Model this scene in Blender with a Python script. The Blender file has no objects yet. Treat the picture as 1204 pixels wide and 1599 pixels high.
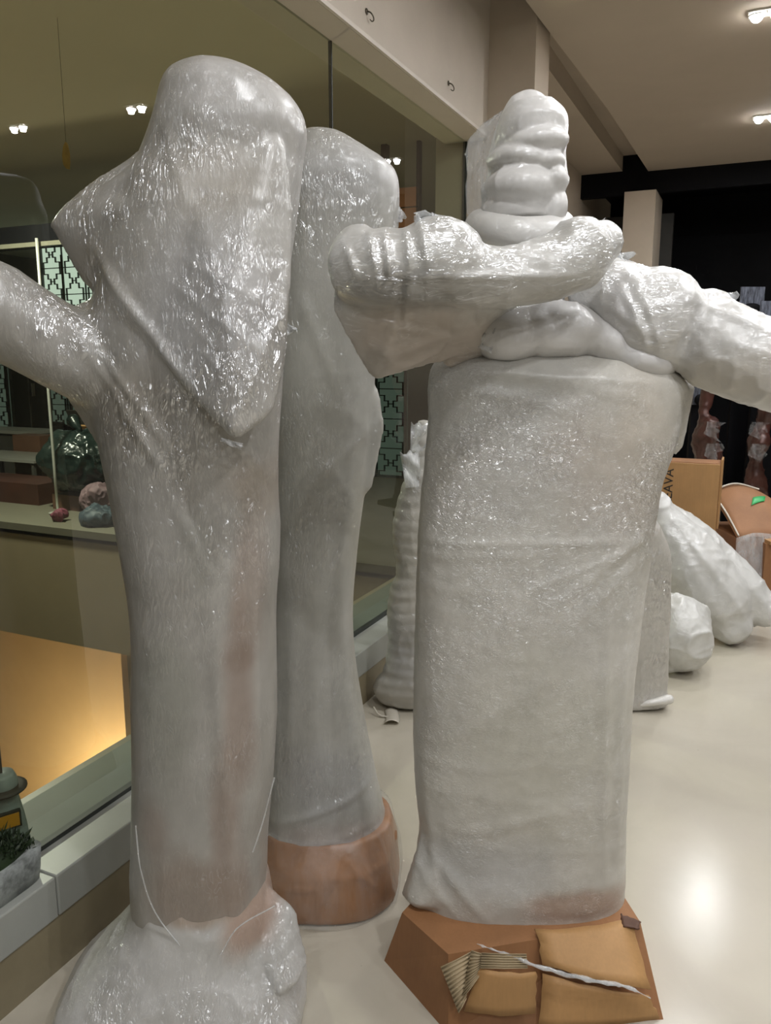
import bpy, bmesh, math, random
import numpy as np
from mathutils import Vector, Matrix

# ------------------------------------------------------------------ camera
F, CX, CY, H = 1250.0, 602.0, 799.5, 1.5
PITCH = math.atan(237 / F)
YAW = math.atan(583 / (F / math.cos(PITCH)))
sc = bpy.context.scene
col = sc.collection
cam_d = bpy.data.cameras.new('camera')
cam = bpy.data.objects.new('camera', cam_d)
col.objects.link(cam)
cam.location = (0, 0, H)
cam.rotation_euler = (math.pi / 2 - PITCH, 0, YAW)
cam_d.sensor_fit = 'VERTICAL'
cam_d.sensor_height = 24.0
cam_d.lens = 24.0 * F / 1599.0
cam_d.clip_start = 0.05
cam_d.clip_end = 100
sc.camera = cam

# ------------------------------------------------------------------ world / exposure
world = bpy.data.worlds.new('world')
sc.world = world
world.use_nodes = True
world.node_tree.nodes['Background'].inputs[0].default_value = (0.9, 0.93, 1.0, 1)
world.node_tree.nodes['Background'].inputs[1].default_value = 0.03
vs = sc.view_settings
vs.view_transform = 'Standard'
vs.look = 'None'
vs.gamma = 1.0
vs.use_curve_mapping = False
vs.exposure = 0.0
sc.cycles.max_bounces = 5
sc.cycles.diffuse_bounces = 4
sc.cycles.glossy_bounces = 3
sc.cycles.transparent_max_bounces = 12
sc.cycles.use_adaptive_sampling = True
sc.cycles.adaptive_threshold = 0.03
sc.cycles.sample_clamp_indirect = 4.0
LAMP_W = 8.4            # one downlight lens
LAMP_COL = (0.97, 0.98, 1.0)

# ------------------------------------------------------------------ projection helpers (metres, z up, floor z=0)
cp, sp_ = math.cos(PITCH), math.sin(PITCH)
RT = Vector((math.cos(YAW), math.sin(YAW), 0))
NV = Vector((-math.sin(YAW), math.cos(YAW), 0))
FW = NV * cp - Vector((0, 0, 1)) * sp_
UP = NV * sp_ + Vector((0, 0, 1)) * cp
CAM = Vector((0, 0, H))


def ray(x, y):
    return FW + RT * ((x - CX) / F) - UP * ((y - CY) / F)


def onz(x, y, z=0.0):
    d = ray(x, y)
    return CAM + d * ((z - H) / d.z)


def ony(x, y, Y):
    d = ray(x, y)
    return CAM + d * (Y / d.y)


def onx(x, y, X):
    d = ray(x, y)
    return CAM + d * (X / d.x)


def uz(x, y, d):
    """point on the upright plane facing the viewer's heading, d metres ahead -> (u to the right, z)"""
    a, b = (x - CX) / F, (y - CY) / F
    t = d / (cp - b * sp_)
    return a * t, H + t * (-sp_ - b * cp)


# ------------------------------------------------------------------ small noise (numpy)
def vnoise(P, scale=1.0, seed=0):
    Q = np.asarray(P, float) * scale + 17.3 * seed
    i = np.floor(Q).astype(np.int64)
    f = Q - i
    f = f * f * (3 - 2 * f)

    def h(ix, iy, iz):
        n = (ix * 73856093) ^ (iy * 19349663) ^ (iz * 83492791) ^ (seed * 2654435761)
        n = (n ^ (n >> 13)) * 1274126177
        n = (n ^ (n >> 16)) & 0xffff
        return n / 65535.0 * 2 - 1
    r = 0
    for dx in (0, 1):
        for dy in (0, 1):
            for dz in (0, 1):
                w = (f[:, 0] if dx else 1 - f[:, 0]) * (f[:, 1] if dy else 1 - f[:, 1]) * (f[:, 2] if dz else 1 - f[:, 2])
                r = r + w * h(i[:, 0] + dx, i[:, 1] + dy, i[:, 2] + dz)
    return r


# ------------------------------------------------------------------ materials
MATS = {}


def nt(name):
    m = bpy.data.materials.new(name)
    m.use_nodes = True
    t = m.node_tree
    t.nodes.clear()
    out = t.nodes.new('ShaderNodeOutputMaterial')
    MATS[name] = m
    return m, t, out


def node(t, typ, **kw):
    n = t.nodes.new(typ)
    for k, v in kw.items():
        if k in ('operation', 'blend_type', 'data_type', 'attribute_name', 'distribution', 'feature', 'interpolation_type'):
            setattr(n, k, v)
        else:
            n.inputs[k.replace('_', ' ')].default_value = v
    return n


def ramp(t, src, stops):
    r = t.nodes.new('ShaderNodeValToRGB')
    e = r.color_ramp.elements
    while len(e) > 1:
        e.remove(e[-1])
    e[0].position = stops[0][0]
    e[0].color = (*stops[0][1], 1)
    for p, c in stops[1:]:
        x = e.new(p)
        x.color = (*c, 1)
    t.links.new(src, r.inputs[0])
    return r


def coords(t, scale=(1, 1, 1), rot=(0, 0, 0)):
    tc = t.nodes.new('ShaderNodeTexCoord')
    mp = t.nodes.new('ShaderNodeMapping')
    mp.inputs['Scale'].default_value = scale
    mp.inputs['Rotation'].default_value = rot
    t.links.new(tc.outputs['Object'], mp.inputs['Vector'])
    return mp.outputs['Vector']


def plain(name, colr, rough=0.6, var=0.12, nscale=6.0, bump=0.0, bscale=60.0, metal=0.0, spec=0.5, coat=0.0, emit=None, estr=0.0, stretch=(1, 1, 1)):
    m, t, out = nt(name)
    b = node(t, 'ShaderNodeBsdfPrincipled', Roughness=rough, Metallic=metal)
    b.inputs['Specular IOR Level'].default_value = spec
    b.inputs['Coat Weight'].default_value = coat
    v = coords(t, stretch)
    n = node(t, 'ShaderNodeTexNoise', Scale=nscale, Detail=5.0, Roughness=0.6)
    t.links.new(v, n.inputs['Vector'])
    lo = tuple(max(0, c * (1 - var)) for c in colr)
    hi = tuple(min(1, c * (1 + var)) for c in colr)
    r = ramp(t, n.outputs['Fac'], [(0.3, lo), (0.7, hi)])
    t.links.new(r.outputs[0], b.inputs['Base Color'])
    if bump:
        n2 = node(t, 'ShaderNodeTexNoise', Scale=bscale, Detail=4.0)
        t.links.new(v, n2.inputs['Vector'])
        bp = node(t, 'ShaderNodeBump', Strength=bump, Distance=0.01)
        t.links.new(n2.outputs['Fac'], bp.inputs['Height'])
        t.links.new(bp.outputs[0], b.inputs['Normal'])
    if emit:
        b.inputs['Emission Color'].default_value = (*emit, 1)
        b.inputs['Emission Strength'].default_value = estr
    t.links.new(b.outputs[0], out.inputs['Surface'])
    return m


def outer_only(t, fac):
    """the reflecting layer sits on the outer face of a thin sheet (no total reflection inside it)"""
    g = t.nodes.new('ShaderNodeNewGeometry')
    iv = node(t, 'ShaderNodeMath', operation='SUBTRACT')
    iv.inputs[0].default_value = 1.0
    t.links.new(g.outputs['Backfacing'], iv.inputs[1])
    mu = node(t, 'ShaderNodeMath', operation='MULTIPLY')
    t.links.new(iv.outputs[0], mu.inputs[0])
    t.links.new(fac, mu.inputs[1])
    return mu.outputs[0]


def wrapmat(name, rough=0.45, coat=0.7, crinkle=0.6, fine=150.0, fold=0.35, angle=0.6, stretch=(1.0, 0.5, 0.14), gl=(0.42, 0.62), sub=0.0, streak=0.75):
    """stretch film over foam: tint from the mesh, soft folds, glossy crinkled top film"""
    m, t, out = nt(name)
    L = t.links.new
    b = node(t, 'ShaderNodeBsdfPrincipled', Roughness=rough)
    at = node(t, 'ShaderNodeAttribute')
    at.attribute_name = 'tint'
    v = coords(t)
    # mottling of the milky layers
    n0 = node(t, 'ShaderNodeTexNoise', Scale=7.0, Detail=3.0, Roughness=0.62)
    L(v, n0.inputs['Vector'])
    r0 = ramp(t, n0.outputs['Fac'], [(0.3, (0.84, 0.83, 0.80)), (0.7, (1.06, 1.05, 1.03))])
    mx = node(t, 'ShaderNodeMix', data_type='RGBA', blend_type='MULTIPLY')
    mx.inputs[0].default_value = 1.0
    L(at.outputs['Color'], mx.inputs[6])
    L(r0.outputs[0], mx.inputs[7])
    # folds
    vs_ = coords(t, stretch, (0, angle, 0))
    # bunched film: thin whitish crease lines in patches, doubling as painted glints
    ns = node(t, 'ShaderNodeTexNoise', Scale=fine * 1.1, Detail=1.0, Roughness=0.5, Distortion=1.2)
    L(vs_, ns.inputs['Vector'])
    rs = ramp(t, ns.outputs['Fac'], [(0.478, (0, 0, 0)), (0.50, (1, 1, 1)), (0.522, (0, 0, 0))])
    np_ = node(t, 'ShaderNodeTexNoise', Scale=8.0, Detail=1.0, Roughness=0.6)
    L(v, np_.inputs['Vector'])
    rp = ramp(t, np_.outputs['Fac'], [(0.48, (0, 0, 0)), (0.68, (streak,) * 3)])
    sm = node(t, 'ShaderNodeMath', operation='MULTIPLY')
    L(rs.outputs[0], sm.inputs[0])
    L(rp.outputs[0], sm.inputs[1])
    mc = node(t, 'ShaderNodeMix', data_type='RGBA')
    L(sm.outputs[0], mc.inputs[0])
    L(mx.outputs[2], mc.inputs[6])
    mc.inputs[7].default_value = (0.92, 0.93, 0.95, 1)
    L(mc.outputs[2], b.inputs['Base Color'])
    # fine crinkle of the top film
    n2 = node(t, 'ShaderNodeTexNoise', Scale=fine, Detail=2.0, Roughness=0.7, Distortion=1.5)
    L(vs_, n2.inputs['Vector'])
    n3 = node(t, 'ShaderNodeTexNoise', Scale=fine * 0.45, Detail=1.0, Roughness=0.5, Distortion=0.0)
    L(v, n3.inputs['Vector'])
    ad = node(t, 'ShaderNodeMath', operation='ADD')
    L(n2.outputs['Fac'], ad.inputs[0])
    L(n3.outputs['Fac'], ad.inputs[1])
    b2 = node(t, 'ShaderNodeBump', Strength=1.0, Distance=crinkle * 0.016)
    L(ad.outputs[0], b2.inputs['Height'])
    n4 = node(t, 'ShaderNodeTexNoise', Scale=5.0, Detail=3.0, Roughness=0.65)
    L(v, n4.inputs['Vector'])
    r4 = ramp(t, n4.outputs['Fac'], [(gl[0], (0.12,) * 3), (gl[1], (1, 1, 1))])
    mu = node(t, 'ShaderNodeMath', operation='MULTIPLY')
    L(r4.outputs[0], mu.inputs[0])
    ma = node(t, 'ShaderNodeMath', operation='MULTIPLY')
    L(at.outputs['Alpha'], ma.inputs[0])
    ma.inputs[1].default_value = coat * 0.34
    L(ma.outputs[0], mu.inputs[1])
    b.inputs['Coat Weight'].default_value = 0.3
    b.inputs['Coat Roughness'].default_value = 0.3
    b.inputs['Coat IOR'].default_value = 1.6
    gb = node(t, 'ShaderNodeBsdfGlossy', Roughness=0.2)
    gb.inputs[0].default_value = (0.95, 0.97, 1.0, 1)
    L(b2.outputs[0], gb.inputs['Normal'])
    mg = t.nodes.new('ShaderNodeMixShader')
    L(mu.outputs[0], mg.inputs[0])
    L(b.outputs[0], mg.inputs[1])
    L(gb.outputs[0], mg.inputs[2])
    b.inputs['Sheen Weight'].default_value = 0.0
    b.inputs['Specular IOR Level'].default_value = 0.35
    if sub:
        b.inputs['Subsurface Weight'].default_value = sub
        b.inputs['Subsurface Radius'].default_value = (0.03, 0.03, 0.03)
        b.inputs['Subsurface Scale'].default_value = 0.6
    L(mg.outputs[0], out.inputs['Surface'])
    return m


def filmmat(name, opac=(0.01, 0.16), colr=(0.85, 0.87, 0.88), scale=14.0, stretch=(1, 1, 0.3), crinkle=0.7, angle=0.5):
    """clear stretch film: mostly see-through, milky where layers overlap, glossy creases"""
    m, t, out = nt(name)
    L = t.links.new
    b = node(t, 'ShaderNodeBsdfPrincipled', Roughness=0.18)
    b.inputs['Base Color'].default_value = (*colr, 1)
    b.inputs['Specular IOR Level'].default_value = 0.7
    tr = t.nodes.new('ShaderNodeBsdfTransparent')
    gl = node(t, 'ShaderNodeBsdfGlossy', Roughness=0.06)
    v = coords(t, stretch, (0, angle, 0))
    n = node(t, 'ShaderNodeTexNoise', Scale=scale, Detail=6.0, Roughness=0.65, Distortion=0.7)
    L(v, n.inputs['Vector'])
    n2 = node(t, 'ShaderNodeTexNoise', Scale=scale * 5, Detail=4.0, Distortion=1.0)
    L(v, n2.inputs['Vector'])
    bp = node(t, 'ShaderNodeBump', Strength=crinkle, Distance=0.006)
    L(n2.outputs['Fac'], bp.inputs['Height'])
    L(bp.outputs[0], b.inputs['Normal'])
    L(bp.outputs[0], gl.inputs['Normal'])
    r = ramp(t, n.outputs['Fac'], [(0.35, (opac[0],) * 3), (0.7, (opac[1],) * 3)])
    ms = t.nodes.new('ShaderNodeMixShader')
    L(r.outputs[0], ms.inputs[0])
    L(tr.outputs[0], ms.inputs[1])
    L(b.outputs[0], ms.inputs[2])
    fr = node(t, 'ShaderNodeFresnel', IOR=1.5)
    L(bp.outputs[0], fr.inputs['Normal'])
    m2 = t.nodes.new('ShaderNodeMixShader')
    L(outer_only(t, fr.outputs[0]), m2.inputs[0])
    L(ms.outputs[0], m2.inputs[1])
    L(gl.outputs[0], m2.inputs[2])
    L(m2.outputs[0], out.inputs['Surface'])
    return m


def glassmat(name, tint=(0.86, 0.90, 0.84), ior=1.9):
    m, t, out = nt(name)
    L = t.links.new
    tr = t.nodes.new('ShaderNodeBsdfTransparent')
    tr.inputs[0].default_value = (*tint, 1)
    gl = node(t, 'ShaderNodeBsdfGlossy', Roughness=0.0)
    fr = node(t, 'ShaderNodeFresnel', IOR=ior)
    ms = t.nodes.new('ShaderNodeMixShader')
    L(outer_only(t, fr.outputs[0]), ms.inputs[0])
    L(tr.outputs[0], ms.inputs[1])
    L(gl.outputs[0], ms.inputs[2])
    L(ms.outputs[0], out.inputs['Surface'])
    return m


def floormat():
    m, t, out = nt('polished_stone')
    L = t.links.new
    b = node(t, 'ShaderNodeBsdfPrincipled', Roughness=0.2)
    v = coords(t)
    n = node(t, 'ShaderNodeTexNoise', Scale=2.2, Detail=8.0, Roughness=0.6, Distortion=1.2)
    L(v, n.inputs['Vector'])
    r = ramp(t, n.outputs['Fac'], [(0.2, (0.485, 0.445, 0.365)), (0.8, (0.55, 0.51, 0.425))])
    n1 = node(t, 'ShaderNodeTexVoronoi', Scale=9.0)
    L(v, n1.inputs['Vector'])
    r1 = ramp(t, n1.outputs['Distance'], [(0.018, (0.45, 0.42, 0.38)), (0.035, (1, 1, 1))])
    mx = node(t, 'ShaderNodeMix', data_type='RGBA', blend_type='MULTIPLY')
    mx.inputs[0].default_value = 0.35
    L(r.outputs[0], mx.inputs[6])
    L(r1.outputs[0], mx.inputs[7])
    L(mx.outputs[2], b.inputs['Base Color'])
    n2 = node(t, 'ShaderNodeTexNoise', Scale=3.0, Detail=3.0)
    L(v, n2.inputs['Vector'])
    r2 = ramp(t, n2.outputs['Fac'], [(0.2, (0.17,) * 3), (0.8, (0.23,) * 3)])
    L(r2.outputs[0], b.inputs['Roughness'])
    L(b.outputs[0], out.inputs['Surface'])
    return m


def emitmat(name, colr, strength):
    m, t, out = nt(name)
    e = node(t, 'ShaderNodeEmission', Strength=strength)
    e.inputs[0].default_value = (*colr, 1)
    t.links.new(e.outputs[0], out.inputs['Surface'])
    m.cycles.emission_sampling = 'NONE'      # the lamps' own light objects do the lighting
    return m


def cardmat(name, colr, dark=0.75):
    m, t, out = nt(name)
    L = t.links.new
    b = node(t, 'ShaderNodeBsdfPrincipled', Roughness=0.62)
    v = coords(t)
    n = node(t, 'ShaderNodeTexNoise', Scale=5.0, Detail=7.0, Roughness=0.6)
    L(v, n.inputs['Vector'])
    r = ramp(t, n.outputs['Fac'], [(0.3, tuple(c * dark for c in colr)), (0.65, colr)])
    vf = coords(t, (160, 160, 6))
    n2 = node(t, 'ShaderNodeTexNoise', Scale=1.0, Detail=2.0)
    L(vf, n2.inputs['Vector'])
    mx = node(t, 'ShaderNodeMix', data_type='RGBA', blend_type='MULTIPLY')
    mx.inputs[0].default_value = 0.18
    L(r.outputs[0], mx.inputs[6])
    L(n2.outputs['Fac'], mx.inputs[7])
    L(mx.outputs[2], b.inputs['Base Color'])
    bp = node(t, 'ShaderNodeBump', Strength=0.25, Distance=0.004)
    L(n.outputs['Fac'], bp.inputs['Height'])
    L(bp.outputs[0], b.inputs['Normal'])
    L(b.outputs[0], out.inputs['Surface'])
    return m


M_floor = floormat()
M_ceil = plain('ceiling_paint', (0.52, 0.45, 0.36), 0.85, 0.04, 2.0)
M_header = plain('header_paint', (0.58, 0.52, 0.44), 0.7, 0.05, 3.0)
M_pillar = plain('pillar_paint', (0.56, 0.48, 0.38), 0.75, 0.05, 3.0)
M_white_sill = plain('white_sill_stone', (0.37, 0.38, 0.35), 0.35, 0.06, 4.0)
M_kerb = plain('beige_kerb_stone', (0.26, 0.22, 0.14), 0.4, 0.12, 5.0)
M_gasket = plain('dark_gasket', (0.03, 0.035, 0.03), 0.5)
M_ledge = plain('green_grey_ledge', (0.14, 0.16, 0.13), 0.5, 0.08, 4.0)
M_hallwall = plain('hall_wall_brown', (0.22, 0.19, 0.15), 0.7, 0.1, 2.0)
M_black = plain('black_wall_paint', (0.003, 0.003, 0.004), 0.6, 0.4, 2.0, spec=0.12)
M_dkgrey = plain('dark_grey_paint', (0.05, 0.047, 0.04), 0.6)
M_glass = glassmat('window_glass')
M_rail = plain('steel_frame', (0.45, 0.44, 0.40), 0.35, metal=0.7)
M_trim = plain('header_trim', (0.68, 0.62, 0.55), 0.5, 0.05)
M_lamp = emitmat('lamp_lens_light', (1.0, 0.98, 0.95), 60.0)
M_lampbody = plain('lamp_housing_white', (0.7, 0.68, 0.63), 0.5)
M_hook = plain('hook_wire', (0.10, 0.085, 0.06), 0.4, metal=0.6)
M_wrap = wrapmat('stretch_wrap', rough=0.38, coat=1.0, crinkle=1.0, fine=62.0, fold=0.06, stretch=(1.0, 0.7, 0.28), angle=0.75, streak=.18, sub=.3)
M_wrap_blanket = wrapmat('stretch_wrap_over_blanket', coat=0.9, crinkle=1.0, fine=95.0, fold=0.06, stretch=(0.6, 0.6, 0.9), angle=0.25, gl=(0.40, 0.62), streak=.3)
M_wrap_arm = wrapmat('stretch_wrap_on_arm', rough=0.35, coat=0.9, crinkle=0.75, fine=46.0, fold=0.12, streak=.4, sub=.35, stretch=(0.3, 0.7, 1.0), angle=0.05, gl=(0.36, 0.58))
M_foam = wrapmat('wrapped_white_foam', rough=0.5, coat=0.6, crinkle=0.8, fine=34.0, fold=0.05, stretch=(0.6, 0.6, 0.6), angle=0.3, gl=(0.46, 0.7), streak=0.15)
M_film = filmmat('clear_stretch_film')
M_film_milky = filmmat('milky_stretch_film', opac=(0.2, 0.6))
M_film_head = filmmat('head_stretch_film', opac=(0.10, 0.42))
M_card = cardmat('brown_cardboard', (0.36, 0.17, 0.07))
M_card_tan = cardmat('tan_cardboard', (0.50, 0.28, 0.11), 0.8)
M_card_inner = cardmat('corrugated_inner_paper', (0.46, 0.36, 0.22), 0.8)
M_card_dark = cardmat('dark_cardboard', (0.13, 0.06, 0.035))
M_print = plain('black_print_ink', (0.02, 0.018, 0.015), 0.6)
M_green_tape = plain('green_tape', (0.05, 0.42, 0.13), 0.4, 0.1)
M_bronze = plain('bronze_brown', (0.07, 0.025, 0.018), 0.35, 0.4, 9.0, metal=0.2, coat=0.5)
M_orange_wall = plain('orange_plaster', (0.62, 0.42, 0.23), 0.8, 0.05, 2.0)
M_slab = plain('brown_slab_paint', (0.30, 0.24, 0.15), 0.7, 0.06, 2.0)
M_slab_top = plain('slab_edge_stone', (0.15, 0.14, 0.105), 0.4, 0.06, 3.0)
M_farceil = plain('far_ceiling_paint', (0.62, 0.58, 0.45), 0.8, 0.05, 1.0)
M_lattice = plain('lattice_bar_dark', (0.03, 0.035, 0.03), 0.5)
M_screen = emitmat('backlit_screen_light', (0.80, 0.93, 0.82), 0.85)
M_screen_dim = emitmat('dim_backlit_screen_light', (0.42, 0.55, 0.45), 0.15)
M_bag = plain('black_plastic_bag', (0.010, 0.018, 0.016), 0.25, 0.3, 6.0, bump=0.6, bscale=14.0)
M_pink = plain('pink_cloth_bag', (0.15, 0.095, 0.105), 0.7, 0.25, 12.0)
M_blue = plain('blue_cloth_bag', (0.03, 0.05, 0.065), 0.6, 0.4, 10.0)
M_maroon = plain('maroon_cloth', (0.14, 0.03, 0.05), 0.7, 0.3)
M_wood = plain('dark_red_wood', (0.05, 0.018, 0.012), 0.45, 0.3, 4.0)
M_table = plain('pale_table_top', (0.22, 0.215, 0.19), 0.4, 0.05)
M_gold = plain('gold_leaf', (0.75, 0.50, 0.08), 0.3, 0.2, 20.0, metal=0.3)
M_marble = plain('grey_marble', (0.27, 0.29, 0.28), 0.35, 0.6, 28.0)
M_leaf = plain('dark_green_leaf', (0.015, 0.03, 0.008), 0.6, 0.4, 30.0)
M_sign_orange = plain('orange_sign_print', (0.75, 0.33, 0.02), 0.5, 0.1)
M_sign_grey = plain('sign_plastic_grey', (0.30, 0.34, 0.34), 0.4, 0.1)
M_orange_panel = plain('orange_board', (0.62, 0.27, 0.13), 0.6, 0.1, 3.0)
M_steel_pole = plain('pale_pole', (0.5, 0.5, 0.45), 0.4, metal=0.4)
M_red_dark = plain('dark_red_fabric', (0.06, 0.012, 0.015), 0.7)
M_white_peel = plain('white_plastic', (0.62, 0.58, 0.5), 0.4)
M_silver = plain('silver_streaked_panel', (0.11, 0.12, 0.15), 0.35, 0.9, 12.0, metal=0.2, stretch=(6, 6, 1))


# ------------------------------------------------------------------ object helpers
def tag(o, label=None, cat=None, group=None, kind=None):
    if label: o['label'] = label
    if cat: o['category'] = cat
    if group: o['group'] = group
    if kind: o['kind'] = kind
    return o


def link(name, me, mat, parent=None):
    o = bpy.data.objects.new(name, me)
    if mat is not None:
        me.materials.clear()
        me.materials.append(mat)
    col.objects.link(o)
    if parent is not None:
        o.parent = parent
    return o


def empty(name, loc, rz=0.0):
    o = bpy.data.objects.new(name, None)
    o.empty_display_size = 0.1
    o.location = loc
    o.rotation_euler = (0, 0, rz)
    col.objects.link(o)
    return o


def mesh(name, V, Fc, smooth=False):
    me = bpy.data.meshes.new(name)
    me.from_pydata([tuple(v) for v in V], [], [tuple(f) for f in Fc])
    me.validate()
    bm = bmesh.new()
    bm.from_mesh(me)
    bmesh.ops.recalc_face_normals(bm, faces=bm.faces)
    bm.to_mesh(me)
    bm.free()
    if smooth:
        for p in me.polygons: p.use_smooth = True
    return me


def boxdata(x0, x1, y0, y1, z0, z1):
    V = [(x, y, z) for z in (z0, z1) for (x, y) in ((x0, y0), (x1, y0), (x1, y1), (x0, y1))]
    return V, [(3, 2, 1, 0), (4, 5, 6, 7), (0, 1, 5, 4), (1, 2, 6, 5), (2, 3, 7, 6), (3, 0, 4, 7)]


def box(name, x0, x1, y0, y1, z0, z1, mat, parent=None, bevel=0.0):
    V, Fc = boxdata(x0, x1, y0, y1, z0, z1)
    me = mesh(name, V, Fc)
    if bevel:
        bm = bmesh.new()
        bm.from_mesh(me)
        bmesh.ops.bevel(bm, geom=list(bm.edges), offset=bevel, segments=2, affect='EDGES', profile=0.5)
        bm.to_mesh(me)
        bm.free()
    return link(name, me, mat, parent)


def struct(o):
    o['kind'] = 'structure'
    return o


def prism(name, pts, z0, z1, mat, parent=None, taper=None):
    n = len(pts)
    top = taper or pts
    V = [(x, y, z0) for x, y in pts] + [(x, y, z1) for x, y in top]
    Fc = [tuple(range(n - 1, -1, -1)), tuple(range(n, 2 * n))] + [(i, (i + 1) % n, n + (i + 1) % n, n + i) for i in range(n)]
    return link(name, mesh(name, V, Fc), mat, parent)


def catmull(rows, m):
    R = np.array(rows, float)
    k = len(R)
    seg = np.linalg.norm(np.diff(R[:, :2], axis=0), axis=1) ** 0.6 + 1e-6
    s = np.concatenate([[0], np.cumsum(seg)])
    S = np.linspace(0, s[-1], m)
    # monotone-ish cubic hermite
    T = np.zeros_like(R)
    T[1:-1] = (R[2:] - R[:-2]) / (s[2:] - s[:-2])[:, None]
    T[0] = (R[1] - R[0]) / (s[1] - s[0])
    T[-1] = (R[-1] - R[-2]) / (s[-1] - s[-2])
    j = np.clip(np.searchsorted(s, S, 'right') - 1, 0, k - 2)
    h = (s[j + 1] - s[j])
    x = (S - s[j]) / h
    x, h = x[:, None], h[:, None]
    return (2 * x**3 - 3 * x**2 + 1) * R[j] + (x**3 - 2 * x**2 + x) * h * T[j] + (-2 * x**3 + 3 * x**2) * R[j + 1] + (x**3 - x**2) * h * T[j + 1]


def ringmesh(rings):
    m, n = len(rings), len(rings[0])
    V = [tuple(p) for r in rings for p in r]
    Fc = []
    for i in range(m - 1):
        for j in range(n):
            a, b = i * n + j, i * n + (j + 1) % n
            Fc.append((a, b, b + n, a + n))
    c0 = np.mean(rings[0], axis=0)
    c1 = np.mean(rings[-1], axis=0)
    V += [tuple(c0), tuple(c1)]
    i0, i1 = m * n, m * n + 1
    for j in range(n):
        Fc.append((i0, (j + 1) % n, j))
        Fc.append((i1, (m - 1) * n + j, (m - 1) * n + (j + 1) % n))
    return V, Fc


class Fig:
    """a figure standing d metres ahead; local x = right, y = away, z = up, origin on the floor"""
    def __init__(s, name, px, d, label, cat, group=None):
        s.d = d
        s.u0 = (px - CX) / F * d / (cp - 0.45 * sp_)
        s.root = empty(name, RT * s.u0 + NV * d, YAW)
        tag(s.root, label, cat, group)

    def P(s, x, y, v=0.0):
        u, z = uz(x, y, s.d + v)
        return np.array([u - s.u0, v, z])

    def px2m(s, r, v=0.0):
        return r / F * (s.d + v) * 1.03

    # pieces: (V, F) tuples
    def loft(s, rows, n=72, m=150):
        """rows: (py, xl, xr, vc, hd, e)"""
        R = []
        for (py, xl, xr, vc, hd, e) in rows:
            ul, z = uz(xl, py, s.d)
            ur, _ = uz(xr, py, s.d)
            R.append(((ul + ur) / 2 - s.u0, z, (ur - ul) / 2, vc, hd, e))
        R = catmull(R, m)
        th = np.linspace(0, 2 * math.pi, n, endpoint=False)
        c, q = np.cos(th), np.sin(th)
        rings = []
        for (uc, z, hw, vc, hd, e) in R:
            ex = 2.0 / max(e, 1.2)
            x = uc + hw * np.sign(c) * np.abs(c) ** ex
            y = vc + hd * np.sign(q) * np.abs(q) ** ex
            rings.append(np.stack([x, y, np.full(n, z)], 1))
        return ringmesh(rings)

    def tube(s, pts, n=28, m=60, flat=1.0):
        """pts: (px, py, v, r_px)"""
        R = []
        for (x, y, v, r) in pts:
            p = s.P(x, y, v)
            R.append((p[0], p[2], p[1], s.px2m(r, v)))
        return sweep(np.array(R)[:, [0, 2, 1, 3]], n, m, flat)

    def hull(s, pts, r=0.02):
        """pts: (px, py, v[, r_m])"""
        Q = []
        for p in pts:
            c = s.P(p[0], p[1], p[2])
            rr = p[3] if len(p) > 3 else r
            for ax in ((1, 0, 0), (-1, 0, 0), (0, 1, 0), (0, -1, 0), (0, 0, 1), (0, 0, -1)):
                Q.append(c + rr * np.array(ax))
        return hull(Q)

    def blob(s, px, py, v, rx, ry, rv, rot=0.0):
        c = s.P(px, py, v)
        return ellipsoid(c, s.px2m(rx, v), rv, s.px2m(ry, v), rot)


def sweep(R, n=28, m=60, flat=1.0, round_ends=True):
    """R rows: x, y, z, r"""
    K = catmull(np.asarray(R, float), m)
    C, r = K[:, :3], K[:, 3]
    T = np.gradient(C, axis=0)
    T /= np.linalg.norm(T, axis=1)[:, None] + 1e-9
    up = np.array([0, 1.0, 0]) if abs(T[0][1]) < 0.8 else np.array([0, 0, 1.0])
    rings = []
    th = np.linspace(0, 2 * math.pi, n, endpoint=False)

    def ring(c, t, rad):
        nonlocal up
        a = np.cross(t, up)
        a /= np.linalg.norm(a) + 1e-9
        b = np.cross(a, t)
        up = b
        return c + rad * (np.outer(np.cos(th), a) + flat * np.outer(np.sin(th), b))
    if round_ends:
        for q in (0.2, 0.6, 0.87):
            rings.append(ring(C[0] - T[0] * r[0] * math.sqrt(1 - q * q), T[0], r[0] * q))
    for i in range(m):
        rings.append(ring(C[i], T[i], r[i]))
    if round_ends:
        for q in (0.87, 0.6, 0.2):
            rings.append(ring(C[-1] + T[-1] * r[-1] * math.sqrt(1 - q * q), T[-1], r[-1] * q))
    return ringmesh(rings)


def ellipsoid(c, rx, ry, rz, rot=0.0, n=32, m=18):
    rings = []
    th = np.linspace(0, 2 * math.pi, n, endpoint=False)
    for ph in np.linspace(0.06, math.pi - 0.06, m):
        x = rx * math.sin(ph) * np.cos(th)
        y = ry * math.sin(ph) * np.sin(th)
        z = np.full(n, rz * math.cos(ph))
        x2 = x * math.cos(rot) + z * math.sin(rot)
        z2 = -x * math.sin(rot) + z * math.cos(rot)
        rings.append(np.stack([x2 + c[0], y + c[1], z2 + c[2]], 1))
    return ringmesh(rings)


def hull(Q):
    bm = bmesh.new()
    for q in Q: bm.verts.new(tuple(q))
    r = bmesh.ops.convex_hull(bm, input=list(bm.verts))
    bmesh.ops.delete(bm, geom=[v for v in bm.verts if not v.link_faces], context='VERTS')
    bm.verts.index_update()
    bm.verts.ensure_lookup_table()
    V = [tuple(v.co) for v in bm.verts]
    Fc = [tuple(v.index for v in f.verts) for f in bm.faces]
    bm.free()
    return V, Fc


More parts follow.
